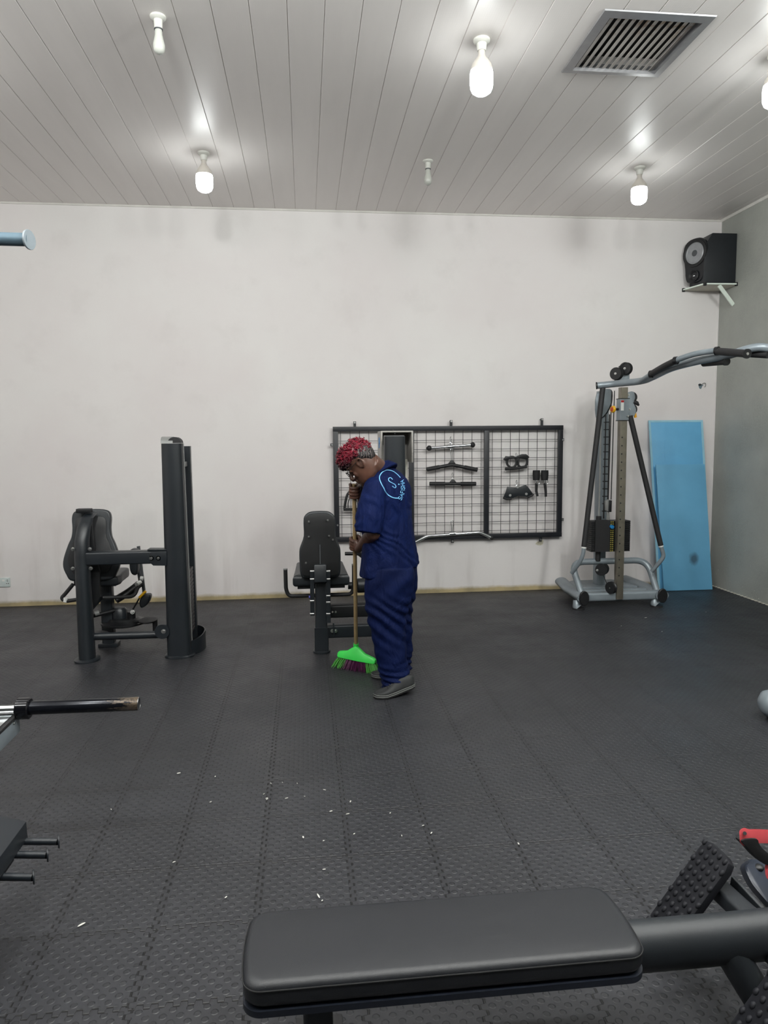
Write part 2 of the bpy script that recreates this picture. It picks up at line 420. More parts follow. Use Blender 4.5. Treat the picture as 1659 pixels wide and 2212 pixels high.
# ------------------------------------------------------------------ helpers for machines
def bolt(mb, p, d, r=0.011, h=0.008):
    p, d = V(p), V(d).normalized(); mb.lathe([(0.001,h),(r*0.7,h),(r,h*0.5),(r,0),(r*1.5,0),(r*1.5,-0.004),(0.001,-0.004)], p, d, 12)
def oval(cx, cy, z, a, b, n=28, front=None):
    return [V((cx+a*math.cos(t), cy+b*math.sin(t), z)) for t in (2*PI*k/n for k in range(n))]
def stadium(cx, cy, z, wx, dy, n=9):
    """front end round, back end round, straight sides running in y"""
    r = wx/2; h = dy/2-r; out = []
    for k in range(n+1):
        t = PI+PI*k/n; out.append(V((cx+r*math.cos(t), cy-h+r*math.sin(t), z)))
    for k in range(n+1):
        t = PI*k/n; out.append(V((cx+r*math.cos(t), cy+h+r*math.sin(t), z)))
    return out
def pad_outline(prof, c, ux, uz, n=5):
    """closed smooth outline from (half width, height) pairs going up the right side, mirrored"""
    pts = [V(c)+ux*w_+uz*h_ for w_, h_ in prof]+[V(c)-ux*w_+uz*h_ for w_, h_ in reversed(prof)]
    return smooth_path(pts, n, closed=True)
def cushion(outline, n, thick, r=0.014):
    """pillow edged slab from an outline; n is the direction it faces"""
    n = V(n).normalized(); c = sum(outline, V((0,0,0)))/len(outline)
    e1, e2 = frame_of(n)
    h1 = max(abs((p-c).dot(e1)) for p in outline); h2 = max(abs((p-c).dot(e2)) for p in outline)
    def ins(d, off):
        return [c+e1*((p-c).dot(e1)*(1-d/h1))+e2*((p-c).dot(e2)*(1-d/h2))+n*((p-c).dot(n)+off) for p in outline]
    R = []
    for k in range(6):
        a = PI/2*k/5; R.append(ins(r*(1-math.sin(a)), r*(1-math.cos(a))))
    for k in range(6):
        a = PI/2*k/5; R.append(ins(r*(1-math.cos(a)), thick-r*(1-math.sin(a))))
    for q in (0.7, 0.4): R.append([c+n*(thick+0.004*(1-q))+(p-c-n*(p-c).dot(n))*q for p in ins(r, 0)])
    return MB().rings(R)
X_, Y_, Z_ = V((1,0,0)), V((0,1,0)), V((0,0,1))

# ------------------------------------------------------------------ hip adduction machine, left
D0 = 5.10
A = lambda px, py, y=D0: P(px, py, y)
b_ = PZ(188, 1427, 0)
t1 = thing('thigh_machine', 'black inner thigh machine with backrest and tall tower, leftmost gym machine', 'exercise machine', (b_.x+0.3, 5.25, 0))
px_, ty = b_.x, 5.10
zt = A(180,1112).z; zb = A(175,1204).z
m = MB()
prof = [(0, 0.055,0.075,0,0), (0.3,0.052,0.072,0,0), (zb,0.050,0.066,0,0), (zt-0.18,0.048,0.055,0.004,0.0), (zt-0.09,0.045,0.045,0.012,0.03), (zt-0.03,0.043,0.034,0.022,0.08), (zt-0.005,0.042,0.022,0.03,0.16)]
R = []
for i, (z, a, b, dx, dy) in enumerate(prof):
    R.append(oval(px_+dx, ty+dy, z, a, b, 24))
m.rings(R); build(m, 'front_post', M_STEEL, t1)
build(MB().rings([oval(px_,ty,0,0.085,0.10), oval(px_,ty,0.012,0.085,0.10), oval(px_,ty,0.02,0.07,0.088)]), 'foot_flange', M_STEEL, t1)
# inner bracket of the back rest
build(MB().prism([A(188,1120,5.17),A(197,1120,5.17),A(206,1200,5.17),A(215,1235,5.17),A(215,1290,5.17),A(196,1325,5.17),A(188,1325,5.17)], (0,0.03,0)), 'back_bracket', M_STEEL2, t1, bevel=0.004)
# back rest
bc = A(192, 1180, 5.27); s5 = (A(293,1180,5.27)-A(193,1180,5.27)).x/100
tilt = V((0, 0.16, 1)).normalized(); nrm = V((0, 1, -0.16)).normalized()
prof = [(24*s5, -77*s5),(44*s5,-74*s5),(52*s5,-62*s5),(59*s5,-44*s5),(58*s5,-24*s5),(49*s5,5*s5),(42*s5,22*s5),(40*s5,42*s5),(41*s5,64*s5),(36*s5,78*s5),(18*s5,83*s5)]
bo = pad_outline(prof, bc+V((0.015,0,0)), V((0.992,0.12,0)), tilt, 3)
build(cushion(bo, nrm, 0.055), 'backrest', M_VINYL, t1)
inner = [bc+V((0.015,0,0))+(p-bc-V((0.015,0,0)))*0.8-nrm*0.008 for p in bo]
build(MB().prism(inner, nrm*0.012), 'backrest_shell', M_STEEL2, t1, bevel=0.003)
build(MB().box(A(182,1103,5.24), 0.10, 0.06, 0.03), 'backrest_clamp', M_STEEL2, t1, bevel=0.006)
# cross beam with bolted plate
z0, z1 = A(260,1218).z, A(260,1190).z; xa, xb = px_, A(362,1200).x
bm_ = MB(); bm_.bar((xa, ty, (z0+z1)/2), (xb, ty, (z0+z1)/2), 0.09, z1-z0, Z_.cross(X_), 0.012)
build(bm_, 'cross_beam', M_STEEL, t1)
pl = MB().prism([A(322,1196,ty-0.05),A(324,1216,ty-0.05),A(331,1222,ty-0.05),A(360,1222,ty-0.05),A(360,1192,ty-0.05),A(326,1192,ty-0.05)], (0,0.01,0))
pl.prism([A(318,1187,ty-0.045),A(360,1187,ty-0.045),A(360,1190,ty-0.045),A(318,1190,ty-0.045)], (0,0.09,0))
build(pl, 'joint_plate', M_STEEL, t1, bevel=0.002)
mb = MB()
for q in ((327,1206),(342,1206)): bolt(mb, A(*q, ty-0.05), (0,-1,0))
for q in ((157,1186),(194,1186),(157,1228),(196,1228)): bolt(mb, A(*q, 5.06), (0.2,-1,0), 0.009, 0.012)
build(mb, 'bolt', M_BOLT, t1)
# tower: front cover, rear cover, stack, guide parts
tw = PZ(387, 1420, 0); tx = tw.x; TZ = A(368,958).z
def half_cover(cx, cy, z, w_, d, sgn, n=14):
    out = [V((cx+w_/2, cy, z))]
    for k in range(n+1):
        t = PI*k/n; out.append(V((cx+w_/2*math.cos(t), cy-sgn*d*math.sin(t)-sgn*0.05, z)))
    out.append(V((cx-w_/2, cy, z))); return out
m = MB(); m.rings([half_cover(tx,5.14,0.015,0.165,0.05,1), half_cover(tx,5.14,0.5,0.155,0.048,1), half_cover(tx,5.14,TZ,0.138,0.045,1)])
build(m, 'front_cover', M_STEEL, t1, sharp=50)
build(MB().prism([(tx+0.083,5.135,0.015),(tx+0.083,5.15,0.015),(tx+0.0695,5.15,TZ),(tx+0.0695,5.135,TZ)], (0.004,0,0)), 'edge_strip', M_LGREY, t1)
build(MB().rings([[p+V((0,0,0)) for p in half_cover(tx,5.15,z,w_,0.07,1)] for z, w_ in ((0,0.205),(0.012,0.205),(0.018,0.18))]), 'foot_flange', M_STEEL, t1)
m = MB(); m.rings([half_cover(tx,5.40,0.015,0.16,0.02,-1), half_cover(tx,5.40,TZ-0.02,0.15,0.02,-1)])
build(m, 'rear_cover', M_STEEL, t1, sharp=50)
build(MB().bb((tx-0.06,5.10,TZ-0.04),(tx+0.02,5.42,TZ-0.015)), 'top_bridge', M_STEEL2, t1)
build(MB().bb((tx-0.02,5.14,A(396,1010).z),(tx+0.055,5.38,A(396,999).z)), 'guide_bracket', M_LGREY, t1, bevel=0.003)
for dx in (-0.035, 0.035): build(MB().cyl((tx+dx,5.27,0.1),(tx+dx,5.27,TZ-0.04),0.009), 'guide_rod', M_CHROME, t1)
zz = 0.13
for k in range(17):
    build(MB().bb((tx-0.072,5.165,zz),(tx+0.072,5.375,zz+0.024)), 'weight_plate', M_STEEL2, t1, bevel=0.003, seg=1); zz += 0.028
# round top cap: grey quarter shell with a dark end
zc = TZ+0.002; m = MB(); arc = [(math.cos(t), math.sin(t)) for t in (PI*k/10 for k in range(11))]
m.rings([[V((x, 5.12+0.055*c, zc+0.045*s)) for c, s in arc] for x in (tx-0.068, tx+0.012)])
build(m, 'top_cap', M_LGREY, t1, sharp=50)
m = MB(); m.rings([[V((tx+0.012+0.05*(1-abs(k-5)/5.0*0), 5.12, zc)) for k in range(3)]]) if False else None
m = MB(); m.rings([[V((tx+0.022+0.045*c, 5.07+dy, zc+0.042*s)) for c, s in arc] for dy in (0, 0.10)])
build(m, 'cap_opening', M_RUBBER, t1, sharp=50)
# oval base guard round the back of the stack
ring = []
for k in range(25):
    t = -0.55*PI+1.15*PI*k/24; ring.append((math.cos(t), math.sin(t)))
m = MB(); cxg, cyg = tx+0.02, 5.30
R = []
for c, s in ring:
    R.append([V((cxg+0.135*c, cyg+0.20*s, 0.0)), V((cxg+0.135*c, cyg+0.20*s, 0.13-0.03*max(0,-s))), V((cxg+0.127*c, cyg+0.192*s, 0.13-0.03*max(0,-s))), V((cxg+0.127*c, cyg+0.192*s, 0.0))])
m.rings(R); build(m, 'base_guard', M_STEEL, t1)
build(MB().rings([oval(cxg,cyg,0.005,0.125,0.19), oval(cxg,cyg,0.05,0.125,0.19)]), 'base_tray', M_STEEL2, t1)
# low tube and round joint plate
zl = A(280,1372,5.12).z
build(MB().cyl((px_, 5.12, zl), A(362,1370,5.12), 0.026), 'low_tube', M_STEEL, t1)
jp = A(350,1365,5.05)
build(MB().lathe([(0.001,0),(0.05,0),(0.052,0.006),(0.052,0.022),(0.001,0.022)], jp, (0,1,0), 28), 'joint_disc', M_STEEL, t1)
mb = MB(); bolt(mb, A(353,1364,5.045), (0,-1,0)); build(mb, 'bolt', M_BOLT, t1)
# seat and its column
sa, sb = A(170,1275,5.30), A(262,1278,5.30)
so = [A(160,1268,5.28), A(256,1270,5.28), A(281,1247,5.68), A(215,1243,5.68)]
zs = so[0].z
so = [V((p.x, y, zs)) for p, y in zip(so, (5.28,5.28,5.66,5.66))]
build(cushion(round_path(so+[so[0]], 0.0)[:-1] if False else smooth_path([so[0],so[0].lerp(so[1],.5),so[1],so[1].lerp(so[2],.5),so[2],so[2].lerp(so[3],.5),so[3],so[3].lerp(so[0],.5)],3,True), Z_, 0.07, 0.02), 'seat', M_VINYL, t1)
build(MB().bb((so[0].x+0.05,5.33,zs-0.012),(so[1].x-0.03,5.62,zs)), 'seat_plate', M_STEEL2, t1)
ps = A(232,1300,5.45)
build(MB().bar((ps.x,5.45,0.03),(ps.x,5.45,zs-0.01),0.085,0.085,X_,0.015), 'seat_post', M_STEEL, t1)
build(MB().prism([A(192,1292,5.2),A(222,1292,5.4),A(196,1322,5.2)], (0,0.05,0.0)), 'gusset', M_STEEL, t1)
build(MB().bb((ps.x-0.07,5.40,0.0),(ps.x+0.07,5.50,0.03)), 'floor_beam', M_STEEL, t1, bevel=0.006)
# handles
build(MB().tube(round_path([A(158,1262,5.25),A(140,1284,5.25),A(132,1292,5.25),A(141,1299,5.25),A(168,1295,5.25)],0.03),0.0135), 'handle', M_RUBBER, t1)
build(MB().tube(round_path([A(222,1291,5.3),A(290,1289,5.4),A(298,1268,5.45),A(306,1258,5.5)],0.05),0.0135), 'handle', M_RUBBER, t1)
for a, b in ((A(141,1300,5.25),A(143,1291,5.25)),(A(295,1263,5.45),A(303,1258,5.49)),(A(303,1249,5.52),A(309,1250,5.52))):
    build(MB().cyl(a,b,0.017), 'grip_ring', M_WHITE, t1)
# thigh arm with pads, selector lever and swing disc
build(MB().tube(round_path([A(250,1296,5.5),A(280,1278,5.55),A(300,1262,5.6)],0.05),0.036,ry=0.028), 'swing_arm', M_STEEL2, t1)
build(MB().bar(A(294,1188,5.6),A(305,1262,5.6),0.028,0.04,Y_,0.006), 'thigh_arm', M_DARKGREY, t1)
build(MB().bar(A(299,1180,5.62),A(312,1285,5.62),0.022,0.03,Y_,0.006), 'thigh_arm', M_DARKGREY, t1)
build(cushion(smooth_path([A(281,1188,5.50),A(292,1188,5.50),A(297,1196,5.50),A(297,1232,5.50),A(293,1243,5.50),A(284,1241,5.50),A(279,1228,5.50),A(278,1200,5.50)],3,True), Y_, 0.10, 0.02), 'thigh_pad', M_VINYL, t1)
build(cushion(smooth_path([A(300,1300,5.45),A(308,1287,5.45),A(322,1285,5.45),A(324,1292,5.45),A(318,1306,5.45),A(304,1314,5.45)],3,True), Y_, 0.08, 0.015), 'knee_pad', M_VINYL, t1)
build(MB().cyl(A(282,1325,5.45),A(303,1289,5.45),0.006), 'lever_rod', M_STEEL2, t1)
build(MB().bar(A(301,1291,5.44),A(315,1277,5.44),0.02,0.024,Y_,0.008), 'lever_grip', M_YEL, t1)
dc = A(268,1340,5.45)
build(MB().lathe([(0.001,-0.03),(0.13,-0.03),(0.165,-0.018),(0.165,-0.006),(0.12,0.0),(0.10,0.02),(0.001,0.02)], dc, (0,0,1), 36), 'swing_disc', M_STEEL2, t1)
build(MB().lathe([(0.001,0.02),(0.055,0.02),(0.055,0.08),(0.04,0.10),(0.001,0.10)], dc+V((-0.03,0,0)), (0,0,1), 24), 'pivot_housing', M_STEEL, t1)
build(MB().lathe([(0.001,0.02),(0.03,0.02),(0.03,0.07),(0.001,0.07)], dc+V((0.06,-0.02,0)), (0,0,1), 20), 'selector_housing', M_STEEL2, t1)
mb = MB(); bolt(mb, A(286,1322,5.38), (0,-1,0.3)); build(mb, 'bolt', M_BOLT, t1)
build(MB().cyl(A(200,1331,5.3),A(250,1318,5.42),0.014), 'damper', M_STEEL2, t1)
build(MB().cyl(A(205,1326,5.29),A(214,1323,5.3),0.018), 'damper_collar', M_LGREY, t1)
# foot rests
f1 = A(320,1340,5.30)
build(MB().cyl(dc+V((0,-0.02,-0.02)), f1, 0.010), 'foot_arm', M_STEEL2, t1)
build(MB().rings([oval(f1.x,5.30,f1.z-0.006,0.062,0.085), oval(f1.x,5.30,f1.z+0.004,0.066,0.09), oval(f1.x,5.30,f1.z+0.008,0.058,0.08)]), 'foot_rest', M_RUBBER, t1)
build(MB().bar(f1+V((0.05,-0.01,0)), (f1.x+0.05,5.29,0.10), 0.045,0.03,X_,0.006), 'foot_guard', M_STEEL2, t1)
f2 = A(212,1370,5.20)
build(MB().rings([oval(f2.x,5.20,f2.z-0.01,0.065,0.085), oval(f2.x,5.20,f2.z+0.002,0.07,0.09), oval(f2.x,5.20,f2.z+0.006,0.06,0.08)]), 'foot_rest', M_RUBBER, t1)

# ------------------------------------------------------------------ leg machine, middle
B = lambda px, py, y=5.10: P(px, py, y)
q0 = PZ(695, 1408, 0); qx = q0.x
t2 = thing('leg_curl_machine', 'black seated leg machine with upright backrest, behind the sweeping person', 'exercise machine', (0.4, 5.3, 0))
zj = B(695,1352).z
build(MB().bar((qx,5.08,0.0),(qx,5.08,zj),0.095,0.10,X_,0.012), 'base_post', M_STEEL, t2)
build(MB().rings([oval(qx,5.08,0,0.062,0.075), oval(qx,5.08,0.012,0.062,0.075), oval(qx,5.08,0.017,0.052,0.065)]), 'foot_flange', M_STEEL, t2)
build(MB().bar((qx,5.09,zj-0.02),(qx+0.003,5.13,B(695,1245).z),0.088,0.085,X_,0.012), 'seat_post', M_STEEL, t2)
# tilted back tube block and the back rest carrier
build(MB().prism([V((qx-0.045,5.05,B(695,1258).z)),V((qx-0.045,5.00,B(695,1252).z)),V((qx-0.045,5.02,B(695,1216).z)),V((qx-0.045,5.10,B(695,1214).z)),V((qx-0.045,5.13,B(695,1262).z))], (0.088,0,0)), 'back_carrier', M_STEEL, t2, bevel=0.008)
s5 = (B(790,1180).x-B(690,1180).x)/100
bc = B(691,1178,5.06); tilt = V((0,0.05,1)).normalized(); nrm = V((0,1,-0.05)).normalized()
prof = [(22*s5,-70*s5),(38*s5,-68*s5),(43*s5,-58*s5),(44*s5,-38*s5),(44*s5,-12*s5),(41*s5,0),(34*s5,20*s5),(34*s5,48*s5),(32*s5,62*s5),(22*s5,71*s5),(8*s5,73*s5)]
bo = pad_outline(prof, bc, X_, tilt, 3)
build(cushion(bo, nrm, 0.06), 'backrest', M_VINYL, t2)
inner = [bc+(p-bc)*0.93-nrm*0.012 for p in bo]
build(MB().prism(inner, nrm*0.016), 'backrest_shell', pm('shell_black', (8,9,11), 0.5), t2, bevel=0.004)
build(MB().bb((bc.x-0.003,5.035,B(690,1225).z),(bc.x+0.003,5.05,B(690,1174).z)), 'shell_seam', M_DARKGREY, t2)
mb = MB()
for q in ((667,1127),(708,1124),(667,1160),(711,1158),(661,1216),(719,1166)): bolt(mb, B(*q, 5.04), (0,-1,0), 0.005, 0.004)
build(mb, 'shell_screw', M_BOLT, t2)
for sx, xx in ((-1,674),(1,709)):
    a, b = B(xx,1232,5.03), B(xx+1,1330 if sx<0 else 1345,5.03)
    build(MB().bar(a, b, 0.012, 0.03, X_, 0.003), 'side_link', M_STEEL, t2)
    mb = MB()
    for yy in ((1234,1251,1298,1326) if sx<0 else (1234,1251,1287,1301,1326)):
        c = B(xx, yy, 5.03); mb.cyl(c-V((0.014,0,0)), c+V((0.014,0,0)), 0.009, seg=10)
    build(mb, 'link_bolt', M_BOLT, t2)
build(MB().cyl(B(667,1290,5.05), B(676,1290,5.05), 0.010), 'pop_pin', pm('blue_pin', (70,70,150), 0.4), t2)
# seat
zs = B(690,1272,5.02).z; xa, xb = B(633,1272,5.02).x, B(756,1272,5.02).x
sc = [V((xa,5.10,zs)),V((xb,5.10,zs)),V((xb-0.02,5.58,zs+0.02)),V((xa+0.02,5.58,zs+0.02))]
pts = []
for i in range(4):
    pts += [sc[i].lerp(sc[(i+1)%4], 0.04), sc[i].lerp(sc[(i+1)%4], .5), sc[i].lerp(sc[(i+1)%4], 0.96)]
build(cushion(smooth_path(pts,3,True), Z_, 0.085, 0.028), 'seat', M_VINYL, t2)
build(MB().bb((xa+0.03,5.13,zs-0.02),(xb-0.03,5.5,zs)), 'seat_plate', M_STEEL2, t2)
# side handles
zh = B(650,1287,5.2).z
for sg in (-1, 1):
    cx = (xa+xb)/2; xo = cx+sg*(cx-B(618,1287,5.2).x) - (0.0 if sg<0 else 0.015)
    pts = [(cx+sg*0.04,5.2,zh),(xo-sg*0.02,5.2,zh),(xo,5.2,zh+0.05),(xo+sg*0.0,5.18,zh+0.20 if sg<0 else zh+0.22)]
    build(MB().tube(round_path(pts,0.05),0.0145), 'handle', M_RUBBER, t2)
    p = V(pts[-1]); build(MB().cyl(p, p+V((0,0,0.008)), 0.016), 'handle_cap', M_LGREY, t2)
# leg lever to the right of the seat
build(MB().cyl(B(745,1196,5.5), B(800,1196,5.5), 0.014), 'lever_axle', M_STEEL2, t2)
build(MB().cyl(B(752,1265,5.35), B(800,1265,5.35), 0.028), 'roller_axle', M_STEEL2, t2)
build(MB().lathe([(0.001,0),(0.045,0),(0.055,0.01),(0.055,0.20),(0.045,0.21),(0.001,0.21)], B(770,1265,5.35), (1,0,0), 24), 'roller_pad', M_VINYL, t2)
build(MB().bar(B(785,1190,5.42), B(785,1265,5.40), 0.02,0.05,Y_,0.004), 'lever_arm', M_STEEL, t2)
build(MB().bar(B(770,1192,5.45), B(800,1215,5.45), 0.03,0.03,Y_,0.004), 'range_selector', M_STEEL2, t2)
# the two beams
txr = 0.69
for nm, (ya, yb), yy in (('upper_beam',(1305,1331),5.16), ('lower_beam',(1350,1373),5.10)):
    za, zb = B(750,yb,yy).z, B(750,ya,yy).z
    build(MB().bar((qx+0.03,yy,(za+zb)/2),(txr,yy,(za+zb)/2),0.09,zb-za,Y_,0.01), nm, M_STEEL if 'low' in nm else M_STEEL2, t2)
mb = MB()
for q in ((718,1322),(725,1322)): bolt(mb, B(*q,5.11), (0,-1,0), 0.005, 0.004)
for q in ((718,1363),(725,1363)): bolt(mb, B(*q,5.05), (0,-1,0), 0.009, 0.010)
build(mb, 'bolt', M_BOLT, t2)
build(MB().bar(B(720,1346,5.045),B(722,1373,5.045),0.012,0.01,X_), 'joint_plate', M_STEEL, t2)
# tower with silver shroud
ZT = B(850,934,5.14).z
wv = B(873,1000,5.14).x-B(829,1000,5.14).x; cxm = (B(873,1000,5.14).x+B(829,1000,5.14).x)/2
m = MB(); m.rings([half_cover(cxm,5.14,0.015,wv*1.2,0.05,1), half_cover(cxm,5.14,0.6,wv*1.1,0.048,1), half_cover(cxm,5.14,ZT-0.03,wv,0.045,1)])
build(m, 'front_cover', M_STEEL, t2, sharp=50)
m = MB(); m.rings([half_cover(cxm,5.14,ZT-0.03,wv,0.045,1), half_cover(cxm,5.16,ZT-0.022,wv*0.94,0.045,1)])
build(m, 'cover_lid', M_DARKGREY, t2, sharp=50)
build(MB().rings([half_cover(cxm,5.15,z,w_,0.07,1) for z, w_ in ((0,0.215),(0.012,0.215),(0.018,0.19))]), 'foot_flange', M_STEEL, t2)
ws = B(884,960,5.42).x-B(817,960,5.42).x; cs = (B(884,960,5.42).x+B(817,960,5.42).x)/2; zs0 = B(850,999,5.3).z; zs1 = B(850,931,5.3).z
m = MB()
outer = [(-ws/2,5.22),(-ws/2,5.46),(ws/2,5.46),(ws/2,5.22),(ws/2-0.012,5.22),(ws/2-0.012,5.445),(-ws/2+0.012,5.445),(-ws/2+0.012,5.22)]
m.rings([[V((cs+x,y,z)) for x,y in outer] for z in (zs0, zs1)])
m.bb((cs-ws/2,5.22,zs1-0.012),(cs+ws/2,5.46,zs1))
build(m, 'shroud', pm('silver_shroud', (146,143,138), 0.4, 0.2, 0.06), t2, bevel=0.003)
m = MB(); 
build(MB().bb((cs-ws/2+0.02,5.36,0.1),(cs+ws/2-0.02,5.40,zs0+0.02)), 'rear_cover', pm('pale_rear_cover', (150,148,138), 0.45), t2, bevel=0.004)
build(MB().bb((cs-ws/2+0.0,5.24,0.0),(cs+ws/2-0.01,5.44,0.30)), 'stack_guard', M_STEEL2, t2, bevel=0.02)
build(MB().tube([B(849,929,5.3),B(851,934,5.26),B(853,937,5.2)],0.004,8), 'cable', M_RUBBER, t2)
m = MB()
for k, (a, b) in enumerate((((820,958),(824,949)),((820,952),(824,962)),((822,945),(822,968)))):
    m.cyl(V((cs-ws/2-0.001, 5.30+k*0.01, P(*a,5.3).z)), V((cs-ws/2-0.001, 5.34, P(*b,5.3).z)), 0.004, seg=6)
build(m, 'blue_decal', pm('decal_blue', (70,140,205), 0.4), t2)
# ------------------------------------------------------------------ cable column machine, right
YF, YB = 6.10, 6.55
Cc = lambda px, py, y=YF: P(px, py, y)
fl, frr = PZ(1250,1306,0.0), PZ(1424,1300,0.0)
t3 = thing('cable_machine', 'silver grey adjustable cable column machine with a curved pull-up bar, by the blue sheets', 'exercise machine', (2.83, 6.4, 0))
zb = Cc(1330,1283).z
xl, xr = Cc(1256,1284).x, Cc(1424,1275).x
# front cross tube with black end caps, splayed feet
sL, sR = Cc(1268,1289,YF), Cc(1412,1284,YF)
zf = (sL.z+sR.z)/2
build(MB().bar((xl+0.0,YF,zf),(xr,YF,zf),0.08,0.085,Y_,0.02), 'front_tube', M_GREY, t3)
build(MB().bar((xl+0.02,YF+0.16,zf),(xr-0.02,YF+0.16,zf),0.06,0.06,Y_,0.015), 'middle_tube', M_GREY, t3)
for x in (xl, xr):
    # side rails run backwards to the rear platform, ends closed by oval caps
    sg = 1 if x > 2.8 else -1
    build(MB().tube([(x,YF-0.06,zf-0.0),(x,YF+0.3,zf+0.01),(x-sg*0.04,YF+0.62,zf+0.02)],0.042,20,ry=0.062,up=(1,0,0)), 'side_rail', M_GREY, t3)
    build(MB().lathe([(0.001,0),(1,0),(1.06,-0.35),(0.98,-0.75),(0.001,-0.85)], (0,0,0), (0,1,0), 24) if False else MB().rings([[V((x+0.046*c*k, yy, zf+0.066*s*k)) for c, s in ((math.cos(t), math.sin(t)) for t in (2*PI*j/24 for j in range(24)))] for yy, k in ((YF-0.055,1.0),(YF-0.068,1.0),(YF-0.074,0.9))]), 'end_cap', M_STEEL2, t3)
    a = V((x+(-0.045 if sg<0 else -0.045),YF-0.0,zf-0.03))
    build(MB().tube([a, V((a.x-0.005,YF-0.01,0.03)), V((a.x+0.01,YF-0.02,0.012))],[0.030,0.034,0.05],16), 'foot', M_GREY, t3)
    build(MB().cyl((a.x+0.01,YF-0.02,0),(a.x+0.01,YF-0.02,0.012),0.056), 'rubber_foot', M_RUBBER, t3)
# rear platform plate
zr = zf+0.02
ol = [(xl+0.02,YF+0.30),(xr-0.02,YF+0.30),(xr-0.02,YF+0.52),(xr-0.16,YF+0.66),(xl+0.16,YF+0.66),(xl+0.02,YF+0.52)]
build(MB().prism([V((x,y,zr-0.06)) for x,y in ol], (0,0,0.06)), 'rear_base', M_GREY, t3, bevel=0.015)
# hoop over the base
yh = YF+0.20
h = [Cc(1254,1283,YF+0.03), Cc(1243,1262,YF+0.10), Cc(1234,1232,YF+0.2), Cc(1246,1214,yh), Cc(1290,1212,yh), Cc(1380,1211,yh), Cc(1400,1222,YF+0.2), Cc(1412,1250,YF+0.10), Cc(1425,1278,YF+0.02)]
hx0, hx1 = Cc(1233,1213,yh), Cc(1398,1211,yh); zh = (hx0.z+hx1.z)/2
pts = [V((xl,YF+0.02,zf+0.02)), V((hx0.x-0.01,yh,zh-0.04)), V((hx0.x+0.06,yh,zh)), V((hx1.x-0.06,yh,zh)), V((hx1.x,yh,zh-0.04)), V((xr,YF+0.02,zf+0.02))]
pts = [V((xl+0.01,YF+0.02,zf+0.02)), V((hx0.x,yh,zh)), V((hx1.x,yh,zh)), V((xr-0.01,YF+0.02,zf+0.02))]
build(MB().tube(round_path(pts,0.13,8),0.029,18), 'base_hoop', M_GREY, t3)
# steel column with drilled face
ca, cb_ = PZ(1336,1283,zf+0.04), 0
cxx = PZ(1337,1280,0.12)
colx, coly = Cc(1337,1240,6.07).x, 6.07
ztop = Cc(1352,832,6.07).z
M_COL = pm('drilled_steel', (136,130,118), 0.32, 0.85, 0.1, 20)
topx = colx
build(MB().bar((colx,coly,zf-0.02),(colx,coly,ztop-0.02),0.062,0.062,Y_,0.004), 'column', M_COL, t3)
m = MB(); z = 0.30
while z < ztop-0.45:
    m.cyl((colx-0.014,coly-0.0325,z),(colx-0.014,coly-0.030,z),0.0065,seg=10); z += 0.072
build(m, 'hole', M_RUBBER, t3)
# carriage on the column
z0, z1 = Cc(1350,908,6.05).z, Cc(1350,862,6.05).z
build(MB().bar((colx,coly,z0),(colx,coly,z1),0.082,0.082,Y_,0.006), 'carriage', M_GREY, t3)
for z in (z0-0.004, z1): build(MB().bar((colx,coly,z),(colx,coly,z+0.006),0.088,0.088,Y_,0.004), 'carriage_edge', M_RUBBER, t3)
build(MB().bb((colx-0.036,coly-0.0425,z1-0.10),(colx-0.010,coly-0.041,z1-0.01)), 'warning_label', M_WHITE, t3)
build(MB().bb((colx-0.036,coly-0.0435,z1-0.03),(colx-0.010,coly-0.042,z1-0.012)), 'label_red_band', pm('label_red', (170,30,30), 0.5), t3)
zk = Cc(1330,884,6.06).z
build(MB().cyl((colx-0.03,coly,zk),(colx-0.085,coly,zk),0.011), 'pin_shaft', M_RUBBER, t3)
build(MB().lathe([(0.001,0),(0.018,0),(0.031,0.012),(0.031,0.02),(0.024,0.03),(0.001,0.03)], (colx-0.075,coly,zk), (-1,-0.3,0), 24), 'pin_knob', M_YEL, t3)
build(MB().lathe([(0.001,0.0305),(0.020,0.0305),(0.014,0.033),(0.001,0.033)], (colx-0.075,coly,zk), (-1,-0.3,0), 20), 'knob_cap', pm('knob_red', (190,70,30), 0.4), t3)
# swivel pulley cheek plates
cp = [Cc(1357,848,6.06),Cc(1368,846,6.06),Cc(1372,858,6.06),Cc(1369,870,6.06),Cc(1374,884,6.06),Cc(1371,897,6.06),Cc(1362,900,6.06),Cc(1354,890,6.06),Cc(1357,874,6.06),Cc(1353,860,6.06)]
build(MB().prism(smooth_path(cp,3,True),(0.0,0.006,0)), 'pulley_plate', M_GREY, t3, bevel=0.001)
build(MB().prism(smooth_path([p+V((0.012,0.05,0)) for p in cp],3,True),(0.0,0.006,0)), 'pulley_plate', M_GREY, t3, bevel=0.001)
for zp in (858, 884):
    c = Cc(1366,zp,6.075); build(MB().lathe([(0.001,0),(0.046,0),(0.048,0.006),(0.040,0.014),(0.040,0.022),(0.048,0.030),(0.046,0.036),(0.001,0.036)], c, (0,1,0), 24), 'pulley_wheel', M_STEEL2, t3)
mb = MB(); bolt(mb, Cc(1358,853,6.055),(0,-1,0),0.007,0.006); bolt(mb, Cc(1360,884,6.055),(0,-1,0),0.007,0.006); bolt(mb, Cc(1355,899,6.03),(0,-1,0),0.009,0.02)
build(mb, 'bolt', M_BOLT, t3)
build(MB().tube([Cc(1369,868,6.07),Cc(1376,871,6.06),Cc(1380,876,6.06)],[0.02,0.018,0.008],10), 'carabiner_stop', M_RUBBER, t3)
build(MB().tube([Cc(1371,893,6.08),Cc(1373,902,6.08)],[0.014,0.012],10), 'yellow_stop', pm('amber', (225,160,40), 0.4), t3)
